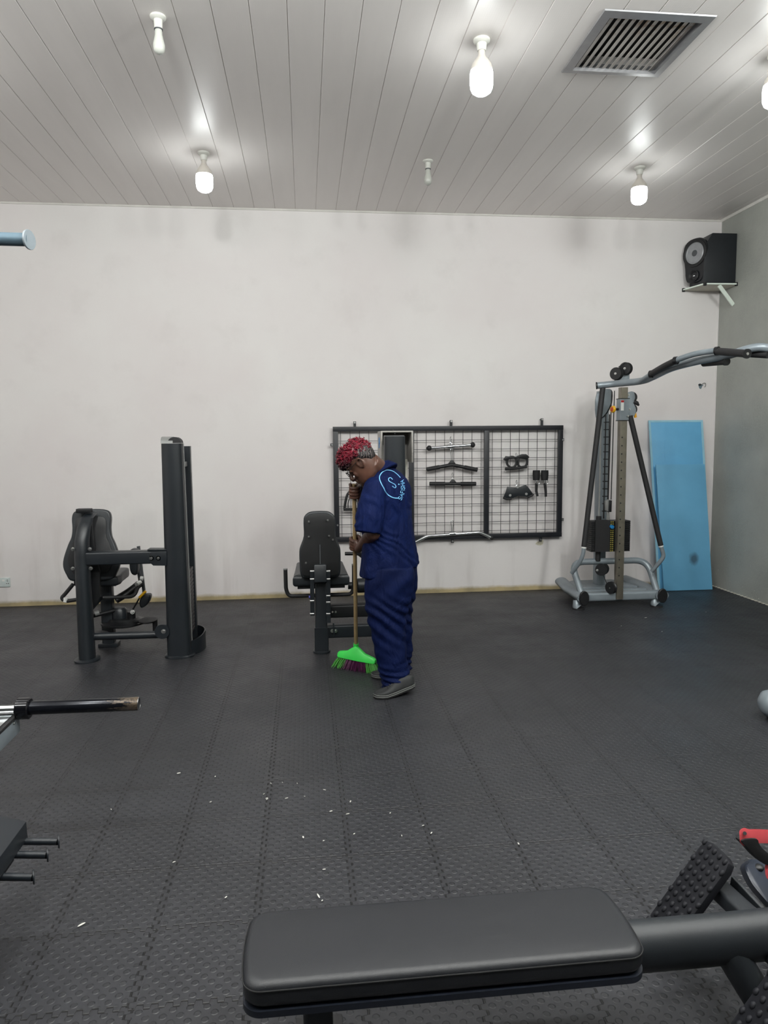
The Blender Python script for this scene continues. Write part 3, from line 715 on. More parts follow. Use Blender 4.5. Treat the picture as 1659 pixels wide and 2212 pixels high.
# rear upright with tapered top fairing (carries the stack)
ux = Cc(1296,1150,YB).x
zt2 = Cc(1305,845,YB).z
build(MB().bar((ux+0.0,YB,zr-0.03),(ux+0.0,YB,zt2),0.085,0.12,Y_,0.02), 'rear_upright', M_GREY, t3)
build(MB().bb((ux+0.044,YB-0.03,Cc(1308,1100,YB).z),(ux+0.050,YB+0.03,Cc(1308,905,YB).z)), 'scale_strip', pm('decal_panel', (120,138,140), 0.4), t3)
m = MB(); zz = Cc(1308,1090,YB).z
fa = [Cc(1290,850,YB-0.08),Cc(1318,840,YB-0.08),Cc(1321,862,YB-0.08),Cc(1316,880,YB-0.08),Cc(1303,900,YB-0.08),Cc(1288,900,YB-0.08)]
build(MB().prism(smooth_path(fa,3,True),(0,0.02,0)), 'top_fairing', M_GREY, t3, bevel=0.003)
build(MB().prism(smooth_path([p+V((0.02,0.02,-0.005)) for p in fa],3,True),(0,0.04,0)), 'fairing_edge', M_STEEL2, t3, bevel=0.003)
# guide rods with rungs on the upright
for xx in (1304, 1312):
    a, b = Cc(xx,1120,6.36), Cc(xx+2,895,6.36); build(MB().cyl((a.x,6.36,a.z),(a.x,6.36,b.z),0.006,seg=10), 'guide_rod', M_STEEL2, t3)
m = MB(); a0 = Cc(1306,1000,6.36).x
for k in range(13):
    z = Cc(1306,912+k*16,6.36).z; m.bb((a0-0.012,6.35,z-0.004),(a0+0.03,6.37,z+0.004))
build(m, 'rung', M_STEEL2, t3)
# guide rods at either side of the stack, cables and the travelling pulley
z_s0, z_s1 = Cc(1310,1190,6.28).z, Cc(1310,1124,6.28).z
x0_, x1_ = Cc(1272,1160,6.28).x, Cc(1355,1160,6.28).x
n = 15; hgt = (z_s1-z_s0)/n
for k in range(n):
    build(MB().bb((x0_,6.22,z_s0+k*hgt+0.0015),(x1_,6.34,z_s0+(k+1)*hgt)), 'weight_plate', M_STEEL2, t3, bevel=0.002, seg=1)
build(MB().bb((x0_+0.03,6.205,z_s0+0.005),(Cc(1318,1160,6.2).x,6.222,z_s1+0.01)), 'stack_cover', M_RUBBER, t3)
m = MB(); xm = Cc(1323,1160,6.2).x
for k in range(n):
    for dx in (-0.008, 0.010): m.bb((xm+dx-0.005,6.214,z_s0+k*hgt+0.005),(xm+dx+0.005,6.2205,z_s0+(k+1)*hgt-0.004))
build(m, 'plate_numbers', pm('number_sticker', (170,160,80), 0.5), t3)
build(MB().cyl(V((Cc(1321,1138,6.2).x,6.18,Cc(1321,1138,6.2).z)),V((Cc(1321,1138,6.2).x,6.22,Cc(1321,1138,6.2).z)),0.017), 'stack_pin', pm('pin_blue', (40,130,190), 0.35), t3)
build(MB().cyl((x0_+0.09,6.28,z_s0-0.09),(x0_+0.09,6.28,z_s1+0.04),0.024), 'stack_sleeve', M_RUBBER, t3)
build(MB().cyl((x1_-0.09,6.28,z_s0-0.09),(x1_-0.09,6.28,z_s1+0.02),0.018), 'stack_sleeve', M_RUBBER, t3)
ztp = Cc(1310,845,6.3).z
for xx, yy in ((1314,1079),(1320,1079)):
    a = Cc(xx,yy,6.24); build(MB().cyl(a,(a.x+0.01,6.24,ztp),0.0045,seg=8), 'cable', M_STEEL2, t3)
a = Cc(1294,1120,6.30); build(MB().cyl((a.x,6.30,z_s1),(a.x,6.30,ztp),0.008,seg=10), 'guide_rod', M_LGREY, t3)
a = Cc(1315,1093,6.24)
build(MB().prism([Cc(1308,1082,6.22),Cc(1316,1079,6.22),Cc(1317,1106,6.22),Cc(1309,1103,6.22)],(0,0.03,0)), 'travelling_pulley', M_LGREY, t3, bevel=0.002)
build(MB().prism([Cc(1316,1081,6.21),Cc(1322,1081,6.21),Cc(1321,1106,6.21),Cc(1315,1106,6.21)],(0,0.05,0)), 'pulley_wheel', M_STEEL2, t3, bevel=0.002)
build(MB().cyl(Cc(1313,1106,6.24),Cc(1314,1124,6.24),0.012), 'stack_stem', M_LGREY, t3)
# lower pulleys
for (xx,yy,y) in ((1299,1230,6.25),(1303,1228,6.32)):
    c = Cc(xx,yy,y); build(MB().lathe([(0.001,0),(0.052,0),(0.054,0.006),(0.046,0.014),(0.046,0.022),(0.054,0.030),(0.052,0.036),(0.001,0.036)], c, (-0.5,-1,0), 28), 'pulley_wheel', M_STEEL2, t3)
c = Cc(1323,1269,6.06); build(MB().lathe([(0.001,0),(0.052,0),(0.054,0.006),(0.046,0.014),(0.046,0.022),(0.054,0.030),(0.052,0.036),(0.001,0.036)], c, (-1,-0.5,0), 28), 'pulley_wheel', M_STEEL2, t3)
build(MB().cyl(Cc(1303,1242,6.25),Cc(1313,1266,6.12),0.0035,seg=8), 'cable', M_STEEL2, t3)
mb = MB(); bolt(mb, Cc(1318,1270,6.05),(-0.7,-0.7,0),0.008,0.01); bolt(mb, Cc(1290,1232,6.2),(-0.5,-1,0),0.008,0.01); build(mb, 'bolt', M_BOLT, t3)
# padded long handles from the base up to the top bar
topL = Cc(1302,838,6.0)
segs = [[Cc(1235,1238,6.08),Cc(1251,1216,6.02),Cc(1259,1198,6.0),Cc(1261,1184,6.0)], [Cc(1408,1234,6.08),Cc(1426,1213,6.02),Cc(1433,1200,6.0),Cc(1428,1181,6.0)]]
tops = [topL, Cc(1361,898,6.04)]
for s, tp in zip(segs, tops):
    build(MB().tube(smooth_path(s,5),0.018,14), 'handle_stem', M_GREY, t3)
    build(MB().cyl(s[-1], s[-1]+(tp-s[-1]).normalized()*0.012, 0.022), 'grip_ring', M_WHITE, t3)
    build(MB().cyl(s[-1]+(tp-s[-1]).normalized()*0.012, tp, 0.023), 'long_grip', M_RUBBER, t3)
# top pulleys
for xx, yy, y in ((1334,807,6.10),(1354,796,6.10)):
    for k, dy in enumerate((0,)):
        c = Cc(xx,yy,y); build(MB().lathe([(0.001,0),(0.052,0),(0.055,0.006),(0.046,0.020),(0.046,0.030),(0.055,0.044),(0.052,0.050),(0.001,0.050)], c-V((0.02,0,0)), (0.75,0.65,0), 28), 'pulley_wheel', M_STEEL2, t3)
        mb = MB(); bolt(mb, c-V((0.022,0.002,0)), (-0.75,-0.65,0),0.007,0.005); build(mb, 'bolt', M_BOLT, t3)
build(MB().prism([Cc(1328,815,6.14),Cc(1340,812,6.14),Cc(1350,800,6.14),Cc(1360,800,6.14),Cc(1360,830,6.14),Cc(1328,834,6.14)],(0,0.012,0)), 'pulley_bracket', M_GREY, t3, bevel=0.002)
build(MB().cyl(Cc(1336,793,6.10),Cc(1350,783,6.10),0.0035,seg=8), 'cable', M_STEEL2, t3)
# pull-up bar: main tube from over the machine towards the viewer's right
mp = [(1290,833,6.0),(1330,829,5.95),(1385,823,5.7),(1410,814,5.5),(1450,795,5.2),(1510,779,4.9),(1570,768,4.7),(1625,752,4.55),(1659,752,4.5),(1720,765,4.5)]
main = [Cc(*q) for q in mp]
build(MB().tube(smooth_path(main,6),0.028,20), 'pull_up_bar', M_GREY, t3)
d = (main[0]-main[1]).normalized(); build(MB().cyl(main[0], main[0]+d*0.01, 0.031), 'bar_cap', M_STEEL2, t3)
g1 = [Cc(*q) for q in ((1385,823,5.66),(1407,808,5.45),(1432,793,5.2),(1459,779,5.0),(1500,765,4.85),(1548,757,4.7))]
build(MB().tube(smooth_path(g1,6),0.020,16), 'upper_grip_tube', M_GREY, t3)
build(MB().tube(smooth_path([Cc(1408,807,5.44),Cc(1432,793,5.19),Cc(1460,779,4.99)],5),0.024,16), 'foam_grip', M_RUBBER, t3)
for q in ((1407,808,5.45),(1460,779,4.99),(1549,758,4.70)):
    c = Cc(*q); build(MB().cyl(c-V((0.006,-0.01,0)), c+V((0.006,-0.01,0.0)), 0.029), 'grip_collar', M_STEEL2, t3)
build(MB().cyl(Cc(1549,759,4.70), Cc(1612,764,4.40), 0.025), 'foam_grip', M_RUBBER, t3)
c = Cc(1612,764,4.40); d = (Cc(1612,764,4.40)-Cc(1549,759,4.70)).normalized()
build(MB().cyl(c, c+d*0.012, 0.031), 'grip_end', M_STEEL2, t3); build(MB().cyl(c+d*0.012, c+d*0.016, 0.009), 'grip_bolt', M_BOLT, t3)
build(MB().cyl(Cc(1520,785,4.95), Cc(1566,781,4.72), 0.023), 'foam_grip', M_RUBBER, t3)
d = (Cc(1566,781,4.72)-Cc(1520,785,4.95)).normalized(); build(MB().cyl(Cc(1566,781,4.72), Cc(1566,781,4.72)+d*0.02, 0.028), 'grip_end', M_STEEL2, t3)
build(MB().cyl(Cc(1622,764,4.6), Cc(1659,766,4.5), 0.025), 'foam_grip', M_RUBBER, t3)
# the far post the bar runs to, out of the frame
far = main[-1]; build(MB().bar((far.x,far.y,0),(far.x,far.y,far.z-0.02),0.10,0.08,X_,0.015), 'far_post', M_GREY, t3)

# another silver machine's foot cut by the right edge
g = PZ(1659,1556,0); t4 = thing('machine_foot', 'silver grey end of a machine base cut off by the right edge, on the floor', 'exercise machine', (g.x+0.05,g.y,0))
c = P(1664,1520,g.y)
build(MB().tube([c+V((-0.055,0,0)),c+V((-0.045,0,0)),c+V((-0.02,0,0)),c+V((0.05,0,0)),c+V((0.6,0.05,0))],[0.012,0.045,0.07,0.078,0.078],20), 'base_tube', M_GREY, t4)
build(MB().cyl((c.x+0.05,c.y,0.012),(c.x+0.05,c.y,c.z),0.045), 'foot', M_GREY, t4)
build(MB().cyl((c.x+0.05,c.y,0.0),(c.x+0.05,c.y,0.012),0.055), 'rubber_foot', M_RUBBER, t4)
# ------------------------------------------------------------------ wall rack of mesh
W = lambda px, py, y=6.90: P(px, py, y)
M_RACK = pm('rack_black_steel', (22,24,30), 0.45, 0, 0.1)
M_WIRE = pm('wire_black', (30,28,30), 0.5, 0.2, 0.1)
rx = [0.29, 1.02, 1.765, 2.51]; rz0, rz1 = 0.545, 1.652; RY = 6.905
t5 = thing('wall_rack', 'black framed wire mesh rack hung on the pale wall, holding cable attachments', 'rack', (1.4, RY, rz0))
m = MB(); m.bb((rx[0]-0.025,RY-0.02,rz1-0.045),(rx[3]+0.025,RY+0.01,rz1)); build(m, 'frame_rail', M_RACK, t5, bevel=0.002)
m = MB(); m.bb((rx[0]-0.025,RY-0.02,rz0),(rx[3]+0.025,RY+0.01,rz0+0.045)); build(m, 'frame_rail', M_RACK, t5, bevel=0.002)
for x in rx: build(MB().bb((x-0.024,RY-0.019,rz0+0.046),(x+0.024,RY+0.009,rz1-0.046)), 'frame_upright', M_RACK, t5, bevel=0.002)
for i in range(3):
    a, b = rx[i]+0.024, rx[i+1]-0.024
    g = MB(); n = 8; st = 0.0905; c = (a+b)/2
    for k in range(-3, 5):
        x = c+(k-0.5)*st
        if a < x < b: g.bb((x-0.0022,RY-0.012,rz0+0.045),(x+0.0022,RY-0.008,rz1-0.045))
    for k in range(12):
        z = rz0+0.075+k*0.0895
        if z < rz1-0.05: g.bb((a,RY-0.008,z-0.0022),(b,RY-0.004,z+0.0022))
    o = build(g, 'mesh_panel', M_WIRE, t5); o['kind'] = 'stuff'
for (px, py) in ((766,915),(974,912),(1170,908)):
    p = W(px,py,RY); build(MB().bb((p.x-0.013,RY-0.012,rz1-0.01),(p.x+0.013,RY-0.006,p.z+0.02)), 'wall_tab', M_RACK, t5)
    build(MB().cyl((p.x,RY-0.022,p.z+0.008),(p.x,RY-0.005,p.z+0.008),0.009,seg=10), 'tab_screw', M_BOLT, t5)
    build(MB().cyl((p.x,RY-0.006,p.z+0.008),(p.x,WALL_Y,p.z+0.008),0.006,seg=8), 'wall_plug', M_RACK, t5)
for (px, py, sg) in ((718,961,-1),(1214,950,1),(1213,1122,1),(730,1134,-1)):
    p = W(px,py,RY); xe = rx[0]-0.024 if sg < 0 else rx[3]+0.024
    build(MB().bb((min(xe,p.x-0.012*0+sg*0.0),RY-0.012,p.z-0.013),(max(xe,p.x+sg*0.018),RY-0.006,p.z+0.013)) if sg > 0 else MB().bb((p.x-0.02,RY-0.012,p.z-0.013),(xe,RY-0.006,p.z+0.013)), 'wall_tab', M_RACK, t5)
    build(MB().cyl((p.x+sg*0.004,RY-0.022,p.z),(p.x+sg*0.004,RY-0.005,p.z),0.009,seg=10), 'tab_screw', M_BOLT, t5)
for (px, py) in ((977,1166),(1167,1163)):
    p = W(px,py,RY); build(MB().bb((p.x-0.014,RY-0.012,p.z-0.03),(p.x+0.014,RY-0.006,rz0+0.01)), 'wall_tab', M_RACK, t5)
    build(MB().cyl((p.x,RY-0.022,p.z-0.012),(p.x,RY-0.005,p.z-0.012),0.009,seg=10), 'tab_screw', M_BOLT, t5)
p = W(1167,1170,6.945)
build(MB().rings([smooth_path([p+V((-0.05,0,-0.02)),p+V((-0.02,0,0.005)),p+V((0,0,0.0)),p+V((0.03,0,0.02)),p+V((0.025,0,-0.03)),p+V((-0.02,0,-0.035))],2,True),[q+V((0,0.004,0)) for q in smooth_path([p+V((-0.05,0,-0.02)),p+V((-0.02,0,0.005)),p+V((0,0,0.0)),p+V((0.03,0,0.02)),p+V((0.025,0,-0.03)),p+V((-0.02,0,-0.035))],2,True)]]), 'chipped_plaster', pm('plaster_chip', (196,190,170), 0.8, 0, 0.25, 50), t5)

def hook(t, x, ztop, zbot, y=6.875):
    """S hook hanging from a wire of the mesh"""
    h = ztop-zbot
    pts = [(x-0.004,6.893,ztop-0.02),(x-0.003,6.890,ztop),(x+0.002,6.885,ztop+0.006),(x+0.006,y,ztop-0.006),(x+0.004,y,ztop-h*0.4),(x-0.003,y,ztop-h*0.7),(x-0.008,y-0.004,zbot),(x+0.002,y-0.006,zbot-0.01),(x+0.008,y-0.004,zbot+0.004)]
    build(MB().tube(smooth_path(pts,4),0.0024,8), 'hook', M_CHROME, t)
def carab(t, x, zt, zb):
    w_ = 0.013; y = 6.870
    pts = [(x-w_,y,zt-0.012),(x,y,zt),(x+w_,y,zt-0.012),(x+w_*0.6,y,(zt+zb)/2),(x+w_*0.35,y,zb+0.006),(x,y,zb),(x-w_*0.35,y,zb+0.006),(x-w_*0.6,y,(zt+zb)/2)]
    build(MB().tube(smooth_path(pts,3,True),0.0034,8,closed=True), 'carabiner', M_CHROME, t)
AY = 6.868
# chrome straight bar with black ball ends
a, b = W(927,968,AY), W(1021,961,AY); c = a.lerp(b,.5)
t = thing('cable_bar', 'chrome straight bar with black ball ends, topmost in the middle rack panel', 'cable attachment', c, 'cable attachments on the wall rack')
build(MB().cyl(a,b,0.014), 'bar', M_CHROME, t); build(MB().cyl(a.lerp(b,.42),a.lerp(b,.58),0.019), 'centre_sleeve', M_CHROME, t)
for q in (a,b): build(MB().ell(q,0.026,0.026,0.026), 'ball_end', M_RUBBER, t)
hook(t, c.x, W(974,945).z, c.z+0.02); carab(t, c.x, c.z+0.05, c.z+0.012)
# bent press down bar
a, m_, b = W(922,1014,AY), W(976,1004,AY), W(1031,1015,AY)
t = thing('bent_bar', 'black bent bar like a coat hanger, second down in the middle rack panel', 'cable attachment', m_, 'cable attachments on the wall rack')
build(MB().tube(round_path([a,m_,b],0.04),0.017), 'bar', M_STEEL2, t)
for s, e in ((a,a.lerp(m_,.5)),(b,b.lerp(m_,.5))): build(MB().cyl(s,e,0.0205), 'grip', M_RUBBER, t)
build(MB().prism([m_+V((-0.045,-0.004,0.0)),m_+V((0.045,-0.004,0.0)),m_+V((0.012,-0.004,0.045)),m_+V((-0.012,-0.004,0.045))],(0,0.008,0)), 'hanger_plate', M_STEEL2, t, bevel=0.002)
carab(t, m_.x, m_.z+0.155, m_.z+0.035)
# straight rubber bar
a, b = W(928,1045,AY), W(1028,1045,AY); m_ = a.lerp(b,.5)
t = thing('rubber_bar', 'black straight bar with ribbed rubber grips, third down in the middle rack panel', 'cable attachment', m_, 'cable attachments on the wall rack')
build(MB().cyl(a,b,0.015), 'bar', M_STEEL2, t)
for s, e in ((a,a.lerp(b,.33)),(b,b.lerp(a,.33))): build(MB().cyl(s,e,0.0195), 'grip', M_RUBBER, t)
build(MB().prism([m_+V((-0.045,-0.004,0.0)),m_+V((0.045,-0.004,0.0)),m_+V((0.010,-0.004,0.045)),m_+V((-0.010,-0.004,0.045))],(0,0.008,0)), 'hanger_plate', M_STEEL2, t, bevel=0.002)
hook(t, m_.x, m_.z+0.10, m_.z+0.045)
# long pull-down bar at the bottom of the rack
pts = [W(888,1176,AY),W(902,1167,AY),W(921,1160,AY),W(977,1154,AY),W(1037,1151,AY),W(1048,1156,AY),W(1063,1162,AY)]
pts = [W(880,1180,AY),W(899,1170,AY),W(923,1158,AY),W(1037,1150,AY),W(1062,1162,AY)]
t = thing('pulldown_bar', 'long chrome pull-down bar with angled ends, along the bottom of the rack', 'cable attachment', W(977,1154,AY), 'cable attachments on the wall rack')
build(MB().tube(round_path(pts,0.03),0.0145), 'bar', M_CHROME, t)
build(MB().ell(pts[-1],0.02,0.02,0.02), 'end_cap', M_RUBBER, t)
c = W(977,1153,AY); build(MB().cyl(c-V((0.03,0,0)),c+V((0.03,0,0.003)),0.019), 'centre_sleeve', M_CHROME, t); carab(t, c.x, W(977,1124).z, c.z+0.012)
# single D handle, left, partly behind the person
t = thing('stirrup_handle', 'black stirrup handle on the left rack panel, partly behind the person', 'cable attachment', W(760,1085,AY), 'cable attachments on the wall rack')
build(MB().tube(smooth_path([W(744,1100,AY),W(747,1080,AY),W(752,1066,AY),W(762,1059,AY),W(772,1066,AY),W(777,1080,AY),W(780,1100,AY)],5),0.012,10,ry=0.007), 'strap_frame', M_STEEL2, t)
build(MB().tube(smooth_path([W(752,1098,AY),W(753,1082,AY),W(762,1070,AY),W(771,1082,AY),W(773,1098,AY)],5),0.004,10), 'inner_frame', M_STEEL2, t)
build(MB().cyl(W(742,1100,AY),W(782,1100,AY),0.015), 'grip', M_RUBBER, t)
carab(t, W(760,1056,AY).x, W(760,1046,AY).z, W(760,1062,AY).z)
# neutral grip plate with two oval windows
def plate(name, label, pts, holes, t_, mat):
    c = sum(pts, V((0,0,0)))/len(pts)
    o = thing(name, label, 'cable attachment', c, 'cable attachments on the wall rack')
    return o, c
pts = [W(x,y,AY) for x,y in ((1088,993),(1093,985),(1110,986),(1128,981),(1137,981),(1144,987),(1140,992),(1139,1003),(1140,1010),(1132,1012),(1112,1013),(1092,1016),(1090,1012),(1093,1004),(1092,996))]
o, c = plate('double_grip_plate', 'black two-window close grip handle, upper one on the right rack panel', pts, None, 0.02, M_STEEL2)
for dx in (-1, 1):
    cc = W(1106 if dx<0 else 1129, 998, AY)
    out = [cc+V((0.060*math.cos(t)*(1.0), 0, 0.062*math.sin(t))) for t in (2*PI*k/24 for k in range(24))]
    inn = [cc+V((0.038*math.cos(t), 0, 0.043*math.sin(t))) for t in (2*PI*k/24 for k in range(24))]
    m = MB(); sh = V((0,0.018,0)); m.rings([out, inn, [q+sh for q in inn], [q+sh for q in out]], closed=True)
    build(m, 'grip_ring', M_STEEL2, o, bevel=0.003)
build(MB().prism([W(1088,993,AY-.004),W(1093,985,AY-.004),W(1112,987,AY-.004),W(1128,981,AY-.004),W(1137,981,AY-.004),W(1144,987,AY-.004),W(1138,993,AY-.004),W(1120,990,AY-.004),W(1100,992,AY-.004),W(1093,996,AY-.004)],(0,0.022,0)), 'top_plate', M_STEEL2, o, bevel=0.003)
build(MB().tube([W(1091,1013,AY),W(1110,1012,AY),W(1138,1008,AY)],0.014,12), 'lower_bar', M_RUBBER, o)
hook(o, W(1116,985,AY).x, W(1116,980,AY).z, W(1116,988,AY).z)
# solid close grip plate
po = [(1096,1051),(1112,1053),(1120,1053),(1136,1047),(1144,1056),(1152,1068),(1144,1074),(1134,1072),(1120,1071),(1108,1076),(1094,1076),(1088,1073),(1093,1062)]
c = W(1120,1062,AY)
o = thing('grip_plate', 'grey-black solid triangular grip plate, lower one on the right rack panel', 'cable attachment', c, 'cable attachments on the wall rack')
build(MB().prism([W(x,y,AY) for x,y in po],(0,0.012,0)), 'plate', M_STEEL, o, bevel=0.002)
build(MB().tube(smooth_path([W(1087,1075,AY-0.01),W(1094,1078,AY-0.01),W(1105,1077,AY-0.01)],4),0.010,10), 'grip', M_RUBBER, o)
build(MB().tube(smooth_path([W(1140,1074,AY-0.01),W(1148,1071,AY-0.01),W(1152,1067,AY-0.01)],4),0.010,10), 'grip', M_RUBBER, o)
for q in ((1102,1070),(1137,1067),(1118,1052)):
    build(MB().cyl(W(*q,AY-0.006),W(*q,AY),0.013), 'plate_bolt', M_LGREY, o)
hook(o, W(1117,1040,AY).x, W(1117,1039,AY).z, W(1117,1051,AY).z)
# ankle straps
M_STRAP = pm('strap_webbing', (16,16,18), 0.75, 0, 0.15, 40, 0.4, 300)
for dx, nm in ((0,'left'),(18,'right')):
    c = W(1160+dx,1028,AY)
    o = thing('ankle_strap', 'black ankle cuff with hanging strap on the right rack panel, %s of the pair' % nm, 'ankle strap', c, 'pair of ankle straps')
    a, b = W(1151+dx,1016,AY-0.01), W(1167+dx,1037,AY-0.01)
    R = []
    for k in range(6):
        z = a.z+(b.z-a.z)*k/5; w_ = (b.x-a.x)/2*(1-0.12*abs(k-1.5)/3)
        R.append([V(((a.x+b.x)/2+w_*math.cos(t), AY-0.005+0.028*math.sin(t), z)) for t in (2*PI*j/20 for j in range(20))])
    build(MB().rings(R), 'cuff', M_STRAP, o)
    rc = W(1162+dx,1041,AY-0.02)
    build(MB().tube([rc+V((0.018*math.cos(t),0,0.022*math.sin(t))) for t in (2*PI*k/16 for k in range(16))],0.003,8,closed=True), 'ring', M_CHROME, o)
    s0, s1 = W(1159+dx,1044,AY-0.012), (W(1161+dx,1072,AY-0.012) if dx == 0 else W(1179,1073,AY-0.012))
    mid = s0.lerp(s1,.6)+V((-0.008 if dx==0 else 0.003,0,0))
    build(MB().tube([s0,mid,s1],[0.015,0.014,0.012],8,ry=0.0025,up=(0,1,0)), 'hanging_strap', M_STRAP, o)

# ------------------------------------------------------------------ blue sheets leaning in the corner
M_BLUE = NT('blue_sheet'); _t = M_BLUE
_t.l(_t.mix(_t.ramp(_t.noise(2.0,4,0.6),0.3,0.7), lin((98,166,208)), lin((106,176,216))), _t.b.inputs['Base Color'])
_t.b.inputs['Roughness'].default_value = 0.28; _t.b.inputs['Coat Weight'].default_value = 0.2
M_BLUE2 = NT('blue_sheet_front'); _t = M_BLUE2
_x = _t.xyz()
_dx = _t.math('SUBTRACT', _x[0], P(1498,1207,6.72).x); _dz = _t.math('SUBTRACT', _x[2], P(1498,1207,6.72).z)
_r = _t.math('SQRT', _t.math('ADD', _t.math('MULTIPLY',_dx,_dx), _t.math('MULTIPLY',_dz,_t.math('MULTIPLY',_dz,0.6))))
_r = _t.math('ADD', _r, _t.math('MULTIPLY', _t.noise(22,3), 0.03))
_c = _t.mix(_t.ramp(_t.noise(3.0,4,0.6),0.3,0.7), lin((98,160,196)), lin((106,170,206)))
_t.l(_t.mix(_t.ramp(_r, 0.075, 0.035), _c, lin((66,98,118))), _t.b.inputs['Base Color']); _t.b.inputs['Roughness'].default_value = 0.35
M_FILM = pm('clear_film_edge', (150,196,214), 0.2, 0, 0.05)
def sheet(name, label, xa, xb, zt, y0, y1, mat, loc, th=0.010, lean=0.0):
    o = thing(name, label, 'panel', loc)
    def at(x, z): return V((x+(1-z/zt)*0.06, y0+(y1-y0)*z/zt, z))
    pts = [at(xa,0.004), at(xb,0.004), at(xb,zt), at(xa,zt)]
    build(MB().prism(pts,(0,th,0)), 'sheet_body', mat, o, bevel=0.002)
    return o, pts
bl = [W(1403,911,6.90), W(1519,909,6.90)]
o, pts = sheet('blue_sheet', 'tall pale blue sheet leaning against the wall in the corner', bl[0].x+0.012, bl[1].x-0.012, bl[0].z, 6.74, 6.915, M_BLUE.m, (3.8,6.8,0))
R = [p+V((0,-0.004,0)) for p in pts]
m = MB()
def rim(p, g): 
    c = sum(p, V((0,0,0)))/4
    return [V((q.x+(g if q.x>c.x else -g), q.y, q.z+(g if q.z>c.z else -min(g, q.z-0.001)))) for q in p]
m.rings([rim(R,-0.006), rim(R,0.014), [q+V((0,0.012,0)) for q in rim(R,0.014)], [q+V((0,0.012,0)) for q in rim(R,-0.006)]], closed=True)
build(m, 'film_edge', M_FILM, o)
bs = [W(1417,1004,6.80), W(1520,1003,6.80)]
o, _p = sheet('short_blue_sheet', 'shorter darker blue sheet with a dark smudge, leaning in front of the tall one', bs[0].x, bs[1].x+0.01, bs[0].z, 6.68, 6.80, M_BLUE2.m, (3.8,6.7,0))

# ------------------------------------------------------------------ loudspeaker on its corner shelf
sh = [V((3.765,6.948,2.975)), P(1521,608,6.66), V((4.148,6.66,2.985)), V((4.148,6.948,2.985))]
zS = 2.99; sh = [V((3.765,6.948,0)), V((3.80,6.66,0)), V((4.148,6.65,0)), V((4.148,6.948,0))]
sx0 = P(1523,608,6.66).x; zS = P(1560,612,6.66).z
sh[1].x = sx0; sh[0].x = P(1476,627,6.945).x
t6 = thing('corner_shelf', 'white edged corner shelf with a diagonal strut under the loudspeaker', 'shelf', (4.0,6.8,zS))
M_BOARD = pm('shelf_board', (188,184,172), 0.55, 0, 0.08); M_EDGE = pm('shelf_edge_white', (222,232,222), 0.4, 0, 0.04)
build(MB().prism([p+V((0,0,zS-0.016)) for p in sh],(0,0,0.014)), 'board', M_BOARD, t6)
for i, (a, b) in enumerate(((0,1),(1,2))):
    p, q = sh[a]+V((0,0,zS-0.008)), sh[b]+V((0,0,zS-0.008)); d = (q-p).normalized()
    build(MB().bar(p+d*0.012, q-d*0.012, 0.012, 0.030, Z_.cross(d)), 'edge_strip', M_EDGE, t6)
for i in (0,1,2):
    p = sh[i]; build(MB().box(p+V((0.0 if i<2 else -0.006, -0.0 if i else -0.008, zS-0.008)), 0.024,0.024,0.034), 'corner_cap', M_RUBBER, t6, bevel=0.003)
a, b = P(1552,614,6.67), PX(1590,658,4.146); b.y = 6.70
build(MB().bar(V((a.x,6.66,zS-0.02)), V((4.143,6.69,PX(1588,657,4.14).z)), 0.035, 0.012, Y_), 'strut', M_EDGE, t6)
# box
zb_, zt_ = zS+0.006, P(1570,504,6.68).z
xr_ = 4.146; xl_ = P(1521,560,6.68).x
t7 = thing('loudspeaker', 'black loudspeaker with a silver cone on the corner shelf', 'speaker', (4.0,6.8,zb_))
yn, yf = 6.675, 6.93
poly = [V((xl_,yn,zb_)), V((xr_,yn,zb_)), V((xr_,yn,zt_)), V((P(1540,504,yn).x,yn,zt_)), V((P(1523,530,yn).x,yn,P(1523,530,yn).z))]
build(MB().prism(poly,(0,yf-yn,0)), 'cabinet', pm('speaker_black', (22,26,31), 0.4, 0, 0.1, 20, 0.2, 900), t7, bevel=0.003)
nf = V((-1,-0.42,0)).normalized(); su = V((nf.y*-1, nf.x, 0))*-1; su = V((0.42,-1,0)).normalized()*-1
bc_ = V((xl_-0.018, (yn+yf)/2-0.01, 0))
wz = P(1504,548,6.80).z
# bulging baffle behind the cone
out = [(0.06,-0.24),(0.095,-0.19),(0.105,-0.10),(0.125,0.02),(0.130,0.07),(0.11,0.13),(0.05,0.165)]
pts = [V((xl_-0.01,0,wz-0.02))+V((0,1,0))*0 for _ in range(0)]
bo = smooth_path([bc_+su*h+V((0,0,wz-0.03+v)) for h, v in out]+[bc_-su*h+V((0,0,wz-0.03+v)) for h, v in reversed(out)],3,True)
bo = [V((p.x, min(p.y, 6.94), max(p.z, zb_+0.002))) for p in bo]
build(MB().rings([[V((xl_+0.02, max(yn, min(yf, p.y)), p.z)) for p in bo], bo, [bc_+(p-bc_)*1.0+nf*0.02-V((0,0,0)) for p in bo]]), 'baffle', pm('baffle_black', (18,20,24), 0.28), t7, sharp=60)
wc = bc_+nf*0.02+V((0,0,wz))
build(MB().lathe([(0.125,-0.01),(0.132,0.0),(0.130,0.008),(0.112,0.012),(0.102,0.006),(0.100,-0.012)], wc, nf, 36), 'surround', M_RUBBER, t7)
build(MB().lathe([(0.101,0.000),(0.092,0.004),(0.082,0.000),(0.035,-0.012),(0.001,-0.014)], wc+nf*0.006, nf, 36), 'cone', pm('cone_silver', (150,152,155), 0.35, 0.4), t7)
build(MB().lathe([(0.034,-0.003),(0.030,0.006),(0.014,0.012),(0.001,0.013)], wc, nf, 28), 'dust_cap', M_DARKGREY, t7)
tc = bc_+nf*0.02+V((0,0,wz-0.155))
tc.z = P(1502,598,6.8).z+0.005
